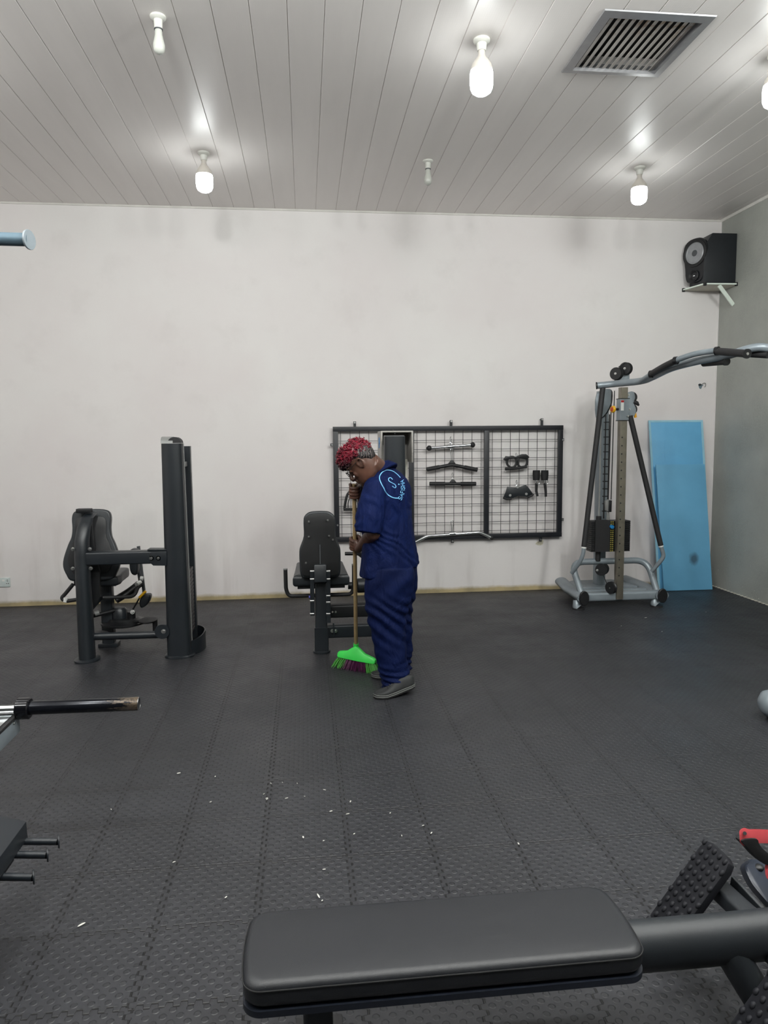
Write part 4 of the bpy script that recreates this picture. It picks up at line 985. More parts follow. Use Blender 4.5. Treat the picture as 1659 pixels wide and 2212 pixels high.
build(MB().lathe([(0.052,-0.01),(0.055,0.012),(0.048,0.018),(0.038,0.010),(0.030,-0.004),(0.001,-0.008)], tc, nf, 28), 'tweeter_horn', M_RUBBER, t7)
build(MB().ell(tc, 0.012,0.012,0.012), 'tweeter_dome', M_CHROME, t7)

# ------------------------------------------------------------------ socket and broken hole in the wall
p = P(22,1248,WALL_Y); q = P(0,1263,WALL_Y)
s0 = P(-8,1258,WALL_Y)
t8 = thing('wall_socket', 'white double power socket low on the wall at the left edge', 'socket', (s0.x,WALL_Y,s0.z))
hh = (P(0,1249,WALL_Y).z-P(0,1268,WALL_Y).z)/2
build(MB().box((p.x-0.073,WALL_Y-0.006,s0.z),0.146,0.012,0.086), 'face_plate', pm('socket_white', (200,210,208), 0.35), t8, bevel=0.003)
for c in (p.x-0.045, ):
    build(MB().box((c-0.000-0.012,WALL_Y-0.0145,s0.z+0.018),0.024,0.006,0.016), 'switch', M_WHITE, t8, bevel=0.002)
for dx, dz, w_, h_ in ((-0.022,0.022,0.012,0.004),(-0.022,0.010,0.005,0.008),(-0.030,-0.012,0.009,0.005),(-0.014,-0.012,0.009,0.005)):
    build(MB().box((p.x+dx,WALL_Y-0.0125,s0.z+dz),w_,0.002,h_), 'pin_slot', M_RUBBER, t8)
hc = P(1514,833,WALL_Y)
t9 = thing('wall_hole', 'broken hole in the plaster with a grey wire loop, near the grey wall', 'hole', (hc.x,WALL_Y,hc.z))
build(MB().prism([hc+V((x,-0.003,z)) for x,z in ((-0.03,0.012),(-0.012,0.022),(0.012,0.010),(0.026,0.004),(0.012,-0.008),(0.002,-0.034),(-0.016,-0.028),(-0.022,-0.008))],(0,0.004,0)), 'broken_plaster', pm('hole_grey', (104,120,128), 0.8, 0, 0.3, 80), t9)
build(MB().prism([hc+V((x,-0.0045,z)) for x,z in ((-0.028,0.012),(-0.010,0.018),(0.010,0.006),(-0.004,0.000),(-0.020,-0.004))],(0,0.003,0)), 'dark_cavity', M_RUBBER, t9)
build(MB().tube(smooth_path([hc+V((0.0,-0.006,0.008)),hc+V((0.018,-0.02,0.024)),hc+V((0.040,-0.016,0.020)),hc+V((0.046,-0.008,-0.004)),hc+V((0.036,-0.006,-0.014))],5),0.003,8), 'wire', M_LGREY, t9)
# litter on the mats
M_CRUMB = pm('white_litter', (205,203,196), 0.7, 0, 0.1)
first = None
for i, (px, py, s) in enumerate(((642,1692,3),(576,1724,3.2),(619,1724,4),(658,1720,3),(701,1706,3.4),(757,1731,4),(715,1752,4),(751,1758,3.4),(843,1756,3.6),(655,1808,5.5),(765,1801,3.2),(699,1816,3.4),(932,1799,4),(914,1783,3),(868,1805,3),(386,1670,4.5),(465,1677,3),(455,1732,3.4),(570,1715,3),(577,1726,3),(240,1748,3),(376,1862,3),(688,1935,5),(696,1945,3),(176,1997,5),(1120,1822,4),(1395,1334,7),(1430,1364,6),(1342,1352,5),(1525,1322,3),(700,1878,2.5),(610,1690,2.5),(585,1692,2.5),(488,1938,4))):
    g = PZ(px, py, 0.0035); r = 0.0011*s
    if first is None:
        m = MB(); m.ell(V((0,0,0))+g, 1.4*0.004, 0.8*0.004, 0.0022, seg=7, rg=4)
        first = build(m, 'litter_crumb', M_CRUMB, None, g, label='tiny white crumb of litter on the black mats between person and bench', cat='litter', group='litter on the mats')
        o = first
    else:
        o = first.copy(); COL.objects.link(o); o.location = g
    o.rotation_euler = (0, 0, random.uniform(0, 6)); k = s/3.6; o.scale = (k*random.uniform(0.8,1.8), k*random.uniform(0.5,0.9), 1)
    if 1300 < px or py < 1400: o['label'] = 'pale dusty speck of litter on the mats before the cable machine'; o['group'] = 'litter by the cable machine'
    elif px < 480: o['label'] = 'tiny white crumb of litter on the black mats left of the broom line'; o['group'] = 'litter at left'
# ------------------------------------------------------------------ barbell, rack arm and storage pegs at the left edge
yb = 2.76
a, b = P(-10,1532,yb), P(300,1520,yb); d = (b-a).normalized()
cl0, cl1 = P(37,1531,yb), P(66,1530,yb)
t10 = thing('barbell', 'worn black barbell sleeve poking in from the left edge above the floor', 'barbell', a)
M_SLEEVE = NT('worn_sleeve'); _t = M_SLEEVE; _x = _t.xyz()
_mp = _t.n('ShaderNodeMapping'); _mp.inputs['Scale'].default_value = (12,60,60); _t.l(_t.co(), _mp.inputs[0])
_n = _t.noise(1.0, 6, 0.75, _mp.outputs[0])
_w = _t.math('ADD', _n, _t.ramp(_x[0], b.x-0.22, b.x, -0.20, 0.10))
_mask = _t.ramp(_t.math('ADD', _w, _t.math('MULTIPLY', _t.noise(140,4,0.8), 0.35)), 0.66, 0.86)
_t.l(_t.mix(_mask, lin((22,24,30)), _t.mix(_t.ramp(_n,0.4,0.7), lin((120,100,72)), lin((90,86,84)))), _t.b.inputs['Base Color'])
_t.l(_t.ramp(_mask,0,1,0.22,0.5), _t.b.inputs['Roughness']); _t.b.inputs['Metallic'].default_value = 0.55
R = 0.0255
build(MB().lathe([(0.0001,(cl1-b).length*0),(R-0.001,0.0),(R,0.0015),(R,(b-cl1).length),(0.0001,(b-cl1).length)], b, -d, 36), 'sleeve', M_SLEEVE.m, t10)
build(MB().lathe([(R*0.86,0.0005),(R*0.995,0.0005),(R*0.995,-0.0015),(R*0.80,-0.0015),(R*0.78,0.0005)], b, -d, 36), 'sleeve_rim', M_CHROME, t10)
build(MB().lathe([(0.001,-0.0006),(R*0.8,-0.0006),(R*0.8,0.0004),(0.001,0.0004)], b, -d, 24), 'sleeve_end', M_RUBBER, t10)
L = (cl1-cl0).length
build(MB().lathe([(0.001,0),(R+0.010,0),(R+0.0145,0.004),(R+0.0145,L-0.004),(R+0.010,L),(0.001,L)], cl0, d, 36), 'collar', pm('collar_black', (14,15,20), 0.15, 0.3), t10)
build(MB().cyl(cl0-d*1.4, cl0, 0.0145), 'shaft', M_CHROME, t10)
t11 = thing('rack_arm', 'grey steel rack arm under the barbell at the left edge', 'rack', P(-20,1600,yb))
p0 = P(34,1546,yb-0.02)
m = MB(); m.prism([p0, P(29,1580,yb-0.02), P(-10,1622,yb-0.30), P(-60,1660,yb-0.55), P(-60,1590,yb-0.55), P(-6,1580,yb-0.30)], (-0.07,0.0,0))
# arm along the viewer's direction: long box whose right face shows
z_t = cl0.z-0.0145-0.0045; x_r = p0.x
build(MB().bb((x_r-0.08,yb-0.70,z_t-0.075),(x_r,yb+0.015,z_t-0.012)), 'arm', M_GREY, t11, bevel=0.003)
build(MB().bb((x_r-0.082,yb-0.70,z_t-0.014),(x_r+0.002,yb+0.018,z_t-0.001)), 'arm_liner', M_RUBBER, t11, bevel=0.002)
build(MB().bb((x_r-0.078,yb-0.69,z_t-0.0005),(x_r-0.012,yb+0.005,z_t+0.003)), 'arm_top', M_CHROME, t11)
mb = MB(); bolt(mb, (x_r,yb-0.04,z_t-0.022),(1,0,0),0.005,0.003); build(mb, 'bolt', M_BOLT, t11)
build(MB().bar((x_r-0.04,yb-0.66,0),(x_r-0.04,yb-0.66,2.4),0.075,0.075,X_,0.008), 'rack_upright', M_GREY, t11)
# peg high up at the left
yp = 2.95
a, b = P(-40,515,yp), P(62,518,yp)
t12 = thing('storage_peg', 'grey steel peg with a round end plate, high at the left edge', 'rack', a)
M_PEG = pm('peg_blue_grey', (84,104,116), 0.38, 0.2, 0.08)
d = (b-a).normalized()
build(MB().cyl(a-d*0.4, b, 0.0245), 'peg_tube', M_PEG, t12)
build(MB().lathe([(0.001,0),(0.036,0),(0.037,0.002),(0.037,0.006),(0.036,0.007),(0.001,0.007)], b-d*0.002, d+V((0,-0.28,0)), 32), 'end_plate', M_GREY, t12)
build(MB().bar(a-d*0.4+V((0,0,0.3)), V(((a-d*0.4).x,yp,0)), 0.07,0.07,X_,0.008), 'rack_upright', M_GREY, t12)
# plate tree with three short pegs
zp = 0.30
e = [PZ(125,1818,zp), PZ(101,1847,zp-0.005), PZ(71,1895,zp-0.01)]
cx0 = e[0].x-0.125
c0 = PZ(57,1774,0.36); ys0, ys1 = c0.y+0.0, 1.4
t13 = thing('plate_tree', 'black steel box with three short disc-ended pegs, low at the left edge', 'rack', (c0.x-0.1,1.9,0))
zt_ = c0.z
build(MB().prism([V((c0.x,ys0,zt_)),V((c0.x+0.002,ys0,zt_-0.055)),V((c0.x-0.16,ys0,zt_-0.055)),V((c0.x-0.16,ys0,zt_+0.03)),V((c0.x-0.10,ys0,zt_+0.03))],(0,ys1-ys0,0)), 'rack_body', M_STEEL, t13, bevel=0.003)
build(MB().bb((c0.x-0.05,ys0-0.03,zp-0.045),(c0.x-0.03,ys1,zt_-0.054)), 'peg_plate', M_STEEL2, t13)
build(MB().bb((c0.x-0.30,1.55,0),(c0.x-0.15,1.75,zt_)), 'rack_post', M_STEEL, t13)
for q in e:
    build(MB().cyl((c0.x-0.03,q.y+0.01,q.z+0.004),(q.x,q.y,q.z),0.0105), 'peg', M_STEEL, t13)
    build(MB().lathe([(0.001,0),(0.019,0),(0.020,0.002),(0.020,0.004),(0.001,0.005)], q, (1,0.35,0), 24), 'peg_disc', M_STEEL, t13)

# ------------------------------------------------------------------ seated row machine in the foreground
ZS = 0.335
fl, fr_, nr, nl = PZ(556,1968,ZS), PZ(1284,1911,ZS), PZ(1388,2052,ZS), PZ(527,2132,ZS)
t14 = thing('row_machine', 'black padded bench with a thick steel tube and studded foot plates, in the foreground', 'exercise machine', (0.3,1.45,0))
xl, xr = (fl.x+nl.x)/2-0.005, (fr_.x+nr.x)/2+0.004
yn, yf_ = (nl.y+nr.y)/2, (fl.y+fr_.y)/2
cc = V(((xl+xr)/2+0.005,(yn+yf_)/2+0.005,0)); hx_, hy_ = (xr-xl)/2+0.006, (yf_-yn)/2+0.005
pts = []
for k in range(96):                       # rounded rectangle with softly bowed ends
    t = 2*PI*(k+0.5)/96; c_, s_ = math.cos(t), math.sin(t)
    u = math.copysign(abs(c_)**0.30, c_); v = math.copysign(abs(s_)**0.30, s_)
    pts.append(V((cc.x+u*(hx_-0.010*v*v), cc.y+v*hy_, ZS-0.062)))
seg_pts = []
R_ = 0.036
for qx_, qy_, t0 in ((1,1,0),(-1,1,PI/2),(-1,-1,PI),(1,-1,1.5*PI)):
    for k in range(9):
        t = t0+k*PI/16
        seg_pts.append(V((cc.x+qx_*(hx_-R_)+R_*math.cos(t), cc.y+qy_*(hy_-R_)+R_*math.sin(t), ZS-0.062)))
    nxt = {(1,1):(-1,1),(-1,1):(-1,-1),(-1,-1):(1,-1),(1,-1):(1,1)}[(qx_,qy_)]
    a_ = seg_pts[-1]
    b_ = V((cc.x+nxt[0]*(hx_-R_)+R_*math.cos(t0+PI/2), cc.y+nxt[1]*(hy_-R_)+R_*math.sin(t0+PI/2), ZS-0.062))
    for k in range(1, 8): seg_pts.append(a_.lerp(b_, k/8))
pts = [V((p.x+0.012*((p.x-cc.x)/hx_)*(1-((p.y-cc.y)/hy_)**2), p.y, p.z)) for p in seg_pts]
build(cushion(pts, Z_, 0.060, 0.019), 'seat_pad', pm('bench_vinyl', (22,24,28), 0.46, 0, 0.05, 6, 0.35, 900, 0.5), t14)
def grow(pts, k, z): return [V((cc.x+(p.x-cc.x)*(1+k/0.42), cc.y+(p.y-cc.y)*(1+k/0.12), z)) for p in pts]
build(MB().tube(grow(pts,0.0005,ZS-0.017),0.0016,6,closed=True), 'seam', pm('seam_black', (12,12,13), 0.6), t14)
build(MB().rings([grow(pts,-0.003,ZS-0.063), grow(pts,0.001,ZS-0.063), grow(pts,0.001,ZS-0.078), grow(pts,-0.003,ZS-0.078)]), 'pad_base', pm('pad_base_blue_black', (17,22,32), 0.45), t14)
# tube along the bench to the right
tz = ZS-0.095; tyc = (yn+yf_)/2+0.012
rt = 0.046
e1 = V((xr+0.42, tyc-0.005, tz+0.0))
M_TUBE = pm('matt_tube', (25,29,33), 0.5, 0, 0.08, 8, 0.2, 800)
a_, b_p = PZ(1390,2006,tz+0.03), PZ(1390,2098,tz-0.03)
build(MB().tube([V((xl+0.18,tyc,tz)), V((xr+0.30,tyc,tz)), V((xr+0.7,tyc+0.01,tz))],0.062,28,ry=0.052,up=(0,1,0)), 'main_tube', M_TUBE, t14)
lp = PZ(1640,2096,tz)
build(MB().tube([V((lp.x-0.02,tyc-0.01,tz-0.01)), V((lp.x+0.10,tyc-0.07,0.02))],0.04,22), 'brace_tube', M_TUBE, t14)
build(MB().box((lp.x+0.10,tyc-0.07,0.008),0.14,0.12,0.016), 'foot_pad', M_RUBBER, t14, bevel=0.003)
l2 = PZ(662,2200,ZS-0.08)
build(MB().bar((xl+0.16,tyc-0.02,0.015),(xl+0.155,tyc-0.01,tz),0.055,0.07,X_,0.014), 'rear_leg', M_STEEL, t14)
build(MB().bb((xl+0.10,tyc-0.14,0),(xl+0.22,tyc+0.14,0.016)), 'rear_foot', M_RUBBER, t14, bevel=0.004)
# studded foot plate beyond the tube
def footplate(corners, nrm_dir, name_suffix=''):
    bl_, br_, tr_, tl_ = corners
    ux = (br_-bl_); uy = (tl_-bl_); n = ux.cross(uy).normalized()
    if n.dot(V(nrm_dir)) < 0: n = -n
    o4 = []
    cs = [bl_, br_, tr_, tl_]
    for i in range(4):
        p, q, r = cs[i-1], cs[i], cs[(i+1)%4]
        a = q+(p-q).normalized()*0.03; b = q+(r-q).normalized()*0.03
        o4 += [a, a.lerp(q,.5).lerp(q.lerp(b,.5),.5), b]
    pl = build(MB().prism([p-n*0.023 for p in o4], n*0.023), 'foot_plate', M_RUBBER_PL, t14, bevel=0.004)
    nx, ny = 5, 11
    for j in range(ny):
        for i in range(nx):
            u = (i+0.5+(0.25 if j%2 else -0.25))/nx; v = (j+0.5)/ny
            p = bl_.lerp(br_,u).lerp(tl_.lerp(tr_,u),v)
            M = Matrix((ux.normalized(), n.cross(ux.normalized()), n)).transposed()
            build(MB().ell(p, 0.0078, 0.0098, 0.006, M, 12, 6), 'stud', M_RUBBER_PL, pl)
M_RUBBER_PL = pm('foot_rubber', (20,21,26), 0.65, 0, 0.08, 20, 0.2, 600, 0.25)
def plate_at(y_far, y_near):
    return [V((0.957,y_far,0.105)), V((0.957,y_near,0.105)), V((1.137,y_near,0.35)), V((1.137,y_far,0.35))]
footplate(plate_at(1.872,1.745), (-1,0,0.7))
build(MB().bar((1.15,tyc,tz),(1.135,1.83,0.235),0.055,0.045,Z_,0.01), 'plate_bracket', M_TUBE, t14)
build(MB().bar((1.20,tyc+0.02,tz-0.02),(1.175,1.80,0.25),0.012,0.05,Z_,0.003), 'plate_bracket', M_TUBE, t14)
footplate(plate_at(1.475,1.348), (-1,0,0.7))
build(MB().bar((1.15,tyc,tz-0.03),(1.135,1.38,0.235),0.055,0.045,Z_,0.01), 'plate_bracket', M_TUBE, t14)
# head of the machine at the right edge, behind the red handle
h0 = [P(1609,1875,1.95), P(1616,1862,1.96), P(1635,1856,1.98), P(1700,1880,1.98), P(1760,1960,1.80), P(1690,1975,1.80), P(1659,1950,1.85), P(1625,1910,1.90)]
build(MB().prism(smooth_path(h0,3,True),(0.03,0.07,-0.05)), 'column_head', pm('dark_blue_plastic', (26,32,44), 0.4, 0, 0.1), t14, bevel=0.008)
build(MB().ell(P(1639,1874,1.955),0.016,0.016,0.010), 'head_stud', M_STEEL2, t14)
hb = P(1700,1975,1.80)
build(MB().bar((hb.x+0.02,hb.y+0.03,0.0),(hb.x+0.02,hb.y+0.03,hb.z+0.02),0.07,0.07,X_,0.01), 'column_post', M_STEEL, t14)
# red and black handle hooked over the head
M_RED = pm('red_plastic', (228,92,98), 0.38, 0, 0.05)
yh = 1.80
H = lambda px, py, y=yh: P(px, py, y)
t15 = thing('pulley_attachment', 'red and black pulley handle at the right edge above the bench tube', 'cable attachment', H(1640,1830))
top = [H(1597,1800),H(1599,1792),H(1608,1788),H(1618,1791),H(1640,1791),H(1680,1794),H(1720,1800),H(1720,1816),H(1680,1806),H(1640,1804),H(1625,1806),H(1614,1810),H(1604,1809)]
build(MB().prism(smooth_path(top,3,True), V((0.0,-0.004,-0.022))), 'red_arm', M_RED, t15, bevel=0.002)
build(MB().cyl(H(1609,1800,yh-0.012), H(1609,1800,yh+0.01), 0.0048), 'pivot_hole', M_RUBBER, t15)
build(MB().prism(smooth_path([H(1602,1816,yh-.01),H(1635,1812,yh-.01),H(1642,1826,yh-.01),H(1662,1845,yh-.01),H(1680,1858,yh-.01),H(1660,1870,yh-.01),H(1636,1855,yh-.01),H(1615,1832,yh-.01)],3,True),(0,0.03,-0.006)), 'black_strap', M_STRAP, t15, bevel=0.003)
build(MB().prism(smooth_path([H(1653,1878),H(1653,1868),H(1662,1864),H(1700,1866),H(1700,1880),H(1662,1886)],3,True), V((0.0,-0.004,-0.018))), 'red_arm', M_RED, t15, bevel=0.002)
# ------------------------------------------------------------------ the sweeping person
Fd, Ld = V((-0.82,0.57,0)).normalized(), V((-0.57,-0.82,0)).normalized()      # way the body faces, its left
def voxel(mb, size, smooth=2, disp=None, factor=0.5):
    me = bpy.data.meshes.new('tmp'); me.from_pydata([tuple(v) for v in mb.v], [], mb.f)
    bm = bmesh.new(); bm.from_mesh(me); bmesh.ops.recalc_face_normals(bm, faces=bm.faces); bm.to_mesh(me); bm.free()
    o = bpy.data.objects.new('tmp', me); COL.objects.link(o)
    r = o.modifiers.new('r', 'REMESH'); r.mode = 'VOXEL'; r.voxel_size = size
    if smooth: s = o.modifiers.new('s', 'SMOOTH'); s.iterations = smooth; s.factor = factor
    dg = bpy.context.evaluated_depsgraph_get()
    ev = bpy.data.meshes.new_from_object(o.evaluated_get(dg))
    bpy.data.objects.remove(o)
    out = MB(); out.v = [v.co.copy() for v in ev.vertices]; out.f = [tuple(p.vertices) for p in ev.polygons]
    if disp:
        out.v = [v.co + v.normal*disp(v.co, v.normal) for v in ev.vertices]
    bpy.data.meshes.remove(ev); bpy.data.meshes.remove(me)
    return out
def ering(c, a, b, f=None, l=None, n=24, sq=2.3):
    """ring round c: half size a along f, b along l, slightly squared"""
    f = f or Fd; l = l or Ld; out = []
    for k in range(n):
        t = 2*PI*k/n; ct, st = math.cos(t), math.sin(t)
        out.append(V(c)+f*a*math.copysign(abs(ct)**(2/sq), ct)+l*b*math.copysign(abs(st)**(2/sq), st))
    return out
person = thing('person', 'person in navy short-sleeved work clothes with short red curls, sweeping the floor', 'person', (0.5,4.25,0))
M_SKIN = NT('brown_skin'); _t = M_SKIN
_t.l(_t.mix(_t.ramp(_t.noise(12,3),0.3,0.7), lin((66,43,34)), lin((88,58,45))), _t.b.inputs['Base Color'])
_t.b.inputs['Roughness'].default_value = 0.45; _t.b.inputs['Subsurface Weight'].default_value = 0.08; _t.b.inputs['Subsurface Scale'].default_value = 0.01
def navy(name, lo, hi):
    t = NT(name)
    t.l(t.mix(t.ramp(t.noise(5,3),0.3,0.7), lin(lo), lin(hi)), t.b.inputs['Base Color'])
    t.b.inputs['Roughness'].default_value = 0.72; t.b.inputs['Specular IOR Level'].default_value = 0.12
    mp = t.n('ShaderNodeMapping'); mp.inputs['Rotation'].default_value = (0.3,0.5,0.2); mp.inputs['Scale'].default_value = (1,1,0.45); t.l(t.co(), mp.inputs[0])
    t.bump(t.math('ADD', t.noise(14, 4, 0.55, mp.outputs[0], 1.2), t.math('MULTIPLY', t.noise(900,2), 0.03)), 0.55, 0.03)
    return t.m
M_NAVY, M_NAVY2 = navy('navy_cotton', (3,14,50), (6,22,66)), navy('navy_trousers', (3,13,46), (6,20,60))
# joints ----------------------------------------------------------
shL, shR = V((0.400,4.15,1.235)), V((0.565,4.40,1.235))
hipc = V((0.530,4.285,0.80))
elL = P(806,1152,4.10); elR = V((0.40,4.60,1.02))
stk0, stk1 = P(765,1050,4.30), P(769,1398,4.66)              # top of the broom stick, its socket
sd = (stk0-stk1).normalized()
def on_stick(z): return stk1+sd*((z-stk1.z)/sd.z)
gL, gR = on_stick(P(768,1174,4.40).z), on_stick(stk0.z-0.035)
stk0 = stk0
def hand(mb, G, wrist_from, knuckle_dir, s=1.0):
    e = (wrist_from-G); e = (e-sd*e.dot(sd)).normalized(); k = sd.cross(e).normalized()
    if k.dot(knuckle_dir) < 0: k = -k
    up = sd
    # palm
    M = Matrix((e, k, up)).transposed()
    mb.ell(G+e*0.038*s+k*0.004, 0.034*s, 0.021*s, 0.041*s, M, 18, 12)
    for i in range(4):
        o = up*(i-1.5)*0.0205*s; L = (0.86, 1.0, 0.97, 0.88)[i]
        pts = [G+o*0.9+e*0.034*s+k*0.018*s, G+o+e*0.012*s+k*0.027*s, G+o-e*0.012*s+k*0.023*s, G+o-e*0.026*s*L-k*0.002, G+o-e*0.018*s-k*0.021*s*L, G+o+e*0.004*s-k*0.024*s*L]
        mb.tube(smooth_path(pts,3), [0.0115*s]*4+[0.0105*s]*4+[0.0095*s]*5+[0.0088*s]*3, 10)
    pts = [G+e*0.050*s-k*0.012*s+up*0.012*s, G+e*0.030*s-k*0.024*s+up*0.026*s, G+e*0.006*s-k*0.027*s+up*0.040*s, G-e*0.012*s-k*0.018*s+up*0.046*s]
    mb.tube(smooth_path(pts,4), [0.014*s]*5+[0.0115*s]*5+[0.010*s]*3, 10)
    return G+e*0.075*s
body = MB()
wL = hand(body, gL, elL, V((-0.2,-1,0))); wR = hand(body, gR, elR, V((-0.2,-1,0)))
for a, b, c, (r0, r1, r2, r3) in ((shL, elL, wL, (0.052,0.043,0.040,0.026)), (shR, elR, wR, (0.044,0.040,0.038,0.026))):
    body.tube([a, a.lerp(b,.5), b], [r0, 0.048, r1], 16)
    body.ell(b, r1, r1, r1)
    body.tube([b, b.lerp(c,.35), c, c+(c-b).normalized()*(-0.0)+(c-b).normalized()*0.025], [r2, 0.041, r3, 0.024], 16)
# trunk, neck
nb = V((0.470,4.275,1.30))
body.rings([ering(hipc-Z_*0.08,0.10,0.14), ering(hipc,0.11,0.15), ering(V((0.515,4.28,0.95)),0.085,0.12), ering(V((0.50,4.28,1.12)),0.085,0.125), ering(V((0.49,4.28,1.22)),0.075,0.13), ering(nb,0.06,0.09)])
# head frame: bowed forward and a little away from the viewer
be, th = math.radians(14), math.radians(40)
Fh = V((-math.cos(be), math.sin(be), 0)); hu = Z_*math.cos(th)+Fh*math.sin(th); hf = Fh*math.cos(th)-Z_*math.sin(th); hs = hu.cross(hf).normalized()
if hs.y > 0: hs = -hs                                        # side towards the viewer
hc = P(783,1000,4.215)
def HP(f, h, s=0.0): return hc+hf*f+hu*h+hs*s
prof = [(-0.118,0.050,0.005,0.028),(-0.108,0.080,-0.022,0.040),(-0.092,0.086,-0.045,0.052),(-0.072,0.086,-0.062,0.059),(-0.05,0.086,-0.074,0.064),(-0.025,0.086,-0.084,0.068),(0.0,0.084,-0.090,0.070),(0.02,0.091,-0.095,0.072),(0.045,0.093,-0.098,0.075),(0.07,0.086,-0.094,0.073),(0.09,0.070,-0.080,0.064),(0.105,0.045,-0.055,0.046),(0.114,0.012,-0.022,0.020)]
R = []
for h, f1, f0, w_ in prof:
    cf, af = (f1+f0)/2, (f1-f0)/2; R.append([HP(cf+af*math.copysign(abs(math.cos(t))**0.92,math.cos(t)), h, w_*math.copysign(abs(math.sin(t))**0.9,math.sin(t))) for t in (2*PI*k/32 for k in range(32))])
body.rings(R)
HM = Matrix((hf, hs, hu)).transposed()
def hell(f, h, s, rf, rs, rh, rot=0): 
    M = HM @ Matrix.Rotation(rot, 3, 'Y') if rot else HM
    body.ell(HP(f,h,s), rf, rs, rh, M, 14, 8)
body.tube([HP(0.085,0.012),HP(0.098,-0.008),HP(0.110,-0.028),HP(0.108,-0.040),HP(0.090,-0.046)],[0.009,0.010,0.013,0.013,0.010],12)    # nose
for s in (-1,1):
    hell(0.100,-0.040,s*0.013,0.010,0.008,0.008)             # nostrils
    hell(0.080,0.024,s*0.030,0.016,0.026,0.008)              # brows
    hell(0.077,0.003,s*0.031,0.013,0.015,0.010)              # lowered lids
    hell(0.062,-0.030,s*0.038,0.018,0.018,0.022)             # cheeks
    # ears: rim, lobe, bowl
    body.tube(smooth_path([HP(0.012,-0.018,s*0.070),HP(0.016,0.010,s*0.074),HP(0.004,0.026,s*0.080),HP(-0.014,0.024,s*0.086),HP(-0.020,0.006,s*0.086),HP(-0.012,-0.014,s*0.082),HP(0.004,-0.028,s*0.074)],3),0.0055,8)
    body.ell(HP(-0.004,0.002,s*0.071),0.016,0.006,0.024,HM,12,8)
hell(0.092,-0.062,0,0.010,0.022,0.0065); hell(0.089,-0.075,0,0.010,0.019,0.0065)      # lips
hell(0.078,-0.100,0,0.014,0.022,0.014)                                                # chin
body.tube([nb-Z_*0.04, nb.lerp(HP(-0.045,-0.045),0.5)+Z_*0.01, HP(-0.038,-0.03)], [0.062,0.056,0.058], 20)
# legs inside the trousers, down to the ankles
anL, anR = P(860,1476,4.165), V((0.570,4.43,0.07))
knL, knR = P(842,1360,4.15), V((0.50,4.42,0.46))
for h0, k0, a0 in ((hipc+Ld*0.085, knL, anL), (hipc-Ld*0.085, knR, anR)):
    body.tube([h0, h0.lerp(k0,.5), k0, k0.lerp(a0,.35), a0], [0.075,0.068,0.050,0.048,0.032], 16)
bmb = voxel(body, 0.0045, 2)
build(bmb, 'body', M_SKIN.m, person, sharp=180)
# shirt -----------------------------------------------------------
S = MB(); ys = 4.28
def cz(px, py): return P(px, py, ys)
ringsS = [(cz(842,1232),0.156,0.212),(cz(841,1195),0.147,0.202),(cz(838,1150),0.140,0.192),(cz(838,1105),0.132,0.188),(cz(840,1075),0.125,0.192),(cz(840,1052),0.112,0.190),(cz(838,1036),0.096,0.165),(cz(832,1020),0.072,0.118),(cz(826,1010),0.058,0.075)]
R = []
for i, (c, a, b) in enumerate(ringsS):
    tiltf = 0.0
    ring = ering(c, a, b)
    if i == 0:   # hem longer at the right, as it hangs
        ring = [p+Z_*(-0.03*((p-c).x/0.2)*-1) for p in ring]
    R.append(ring)
S.rings(R)
def sleeve(sh, el, lead, r):
    d = (el-sh)
    S.ell(sh+V((0,0,-0.01)), 0.070, 0.070, 0.070)
    S.tube([sh-d*0.05, sh+d*0.25, sh+d*0.6, sh+d*0.92], [r[0], r[1], r[2], r[3]], 22)
eS = P(796,1158,4.09)
sleeve(P(810,1052,4.13), P(794,1160,4.09), None, (0.066,0.080,0.084,0.078))
sleeve(shR+V((0,0,0.0)), elR, None, (0.064,0.072,0.074,0.070))
def fold(p, n):
    d = 0
    q = p*1.0
    d += 0.0045*math.sin((q.z*0.8+q.x*0.9+0.5*noise.noise(q*5))*38)*max(0, noise.noise(q*4+V((3,1,2)))+0.25)
    d += 0.010*noise.noise(V((q.x*7,q.y*7,q.z*3.2)))
    if q.z < 1.0: d += 0.006*math.sin(math.atan2(q.y-4.28,q.x-0.52)*9+q.z*6)*min(1,(1.0-q.z)/0.25)
    return d
smb = voxel(S, 0.007, 6, fold)
shirt = build(smb, 'shirt', M_NAVY, person, sharp=180)
# turned down collar
cb0 = V((0.455,4.275,1.335))
ct = (Z_*0.80+Fd*0.52+X_*-0.1).normalized(); ca, cbb = Fd-ct*Fd.dot(ct), Ld-ct*Ld.dot(ct); ca.normalize(); cbb.normalize()
m = MB(); m.rings([ering(cb0+ct*h, a, b, ca, cbb, 32, 2.0) for h, a, b in ((-0.022,0.098,0.104),(0.020,0.072,0.076),(0.028,0.066,0.070),(0.020,0.060,0.064),(-0.025,0.062,0.066),(-0.030,0.090,0.096))], closed=True, caps=False)
m = voxel(m, 0.004, 2)
build(m, 'collar', M_NAVY, person, sharp=180)
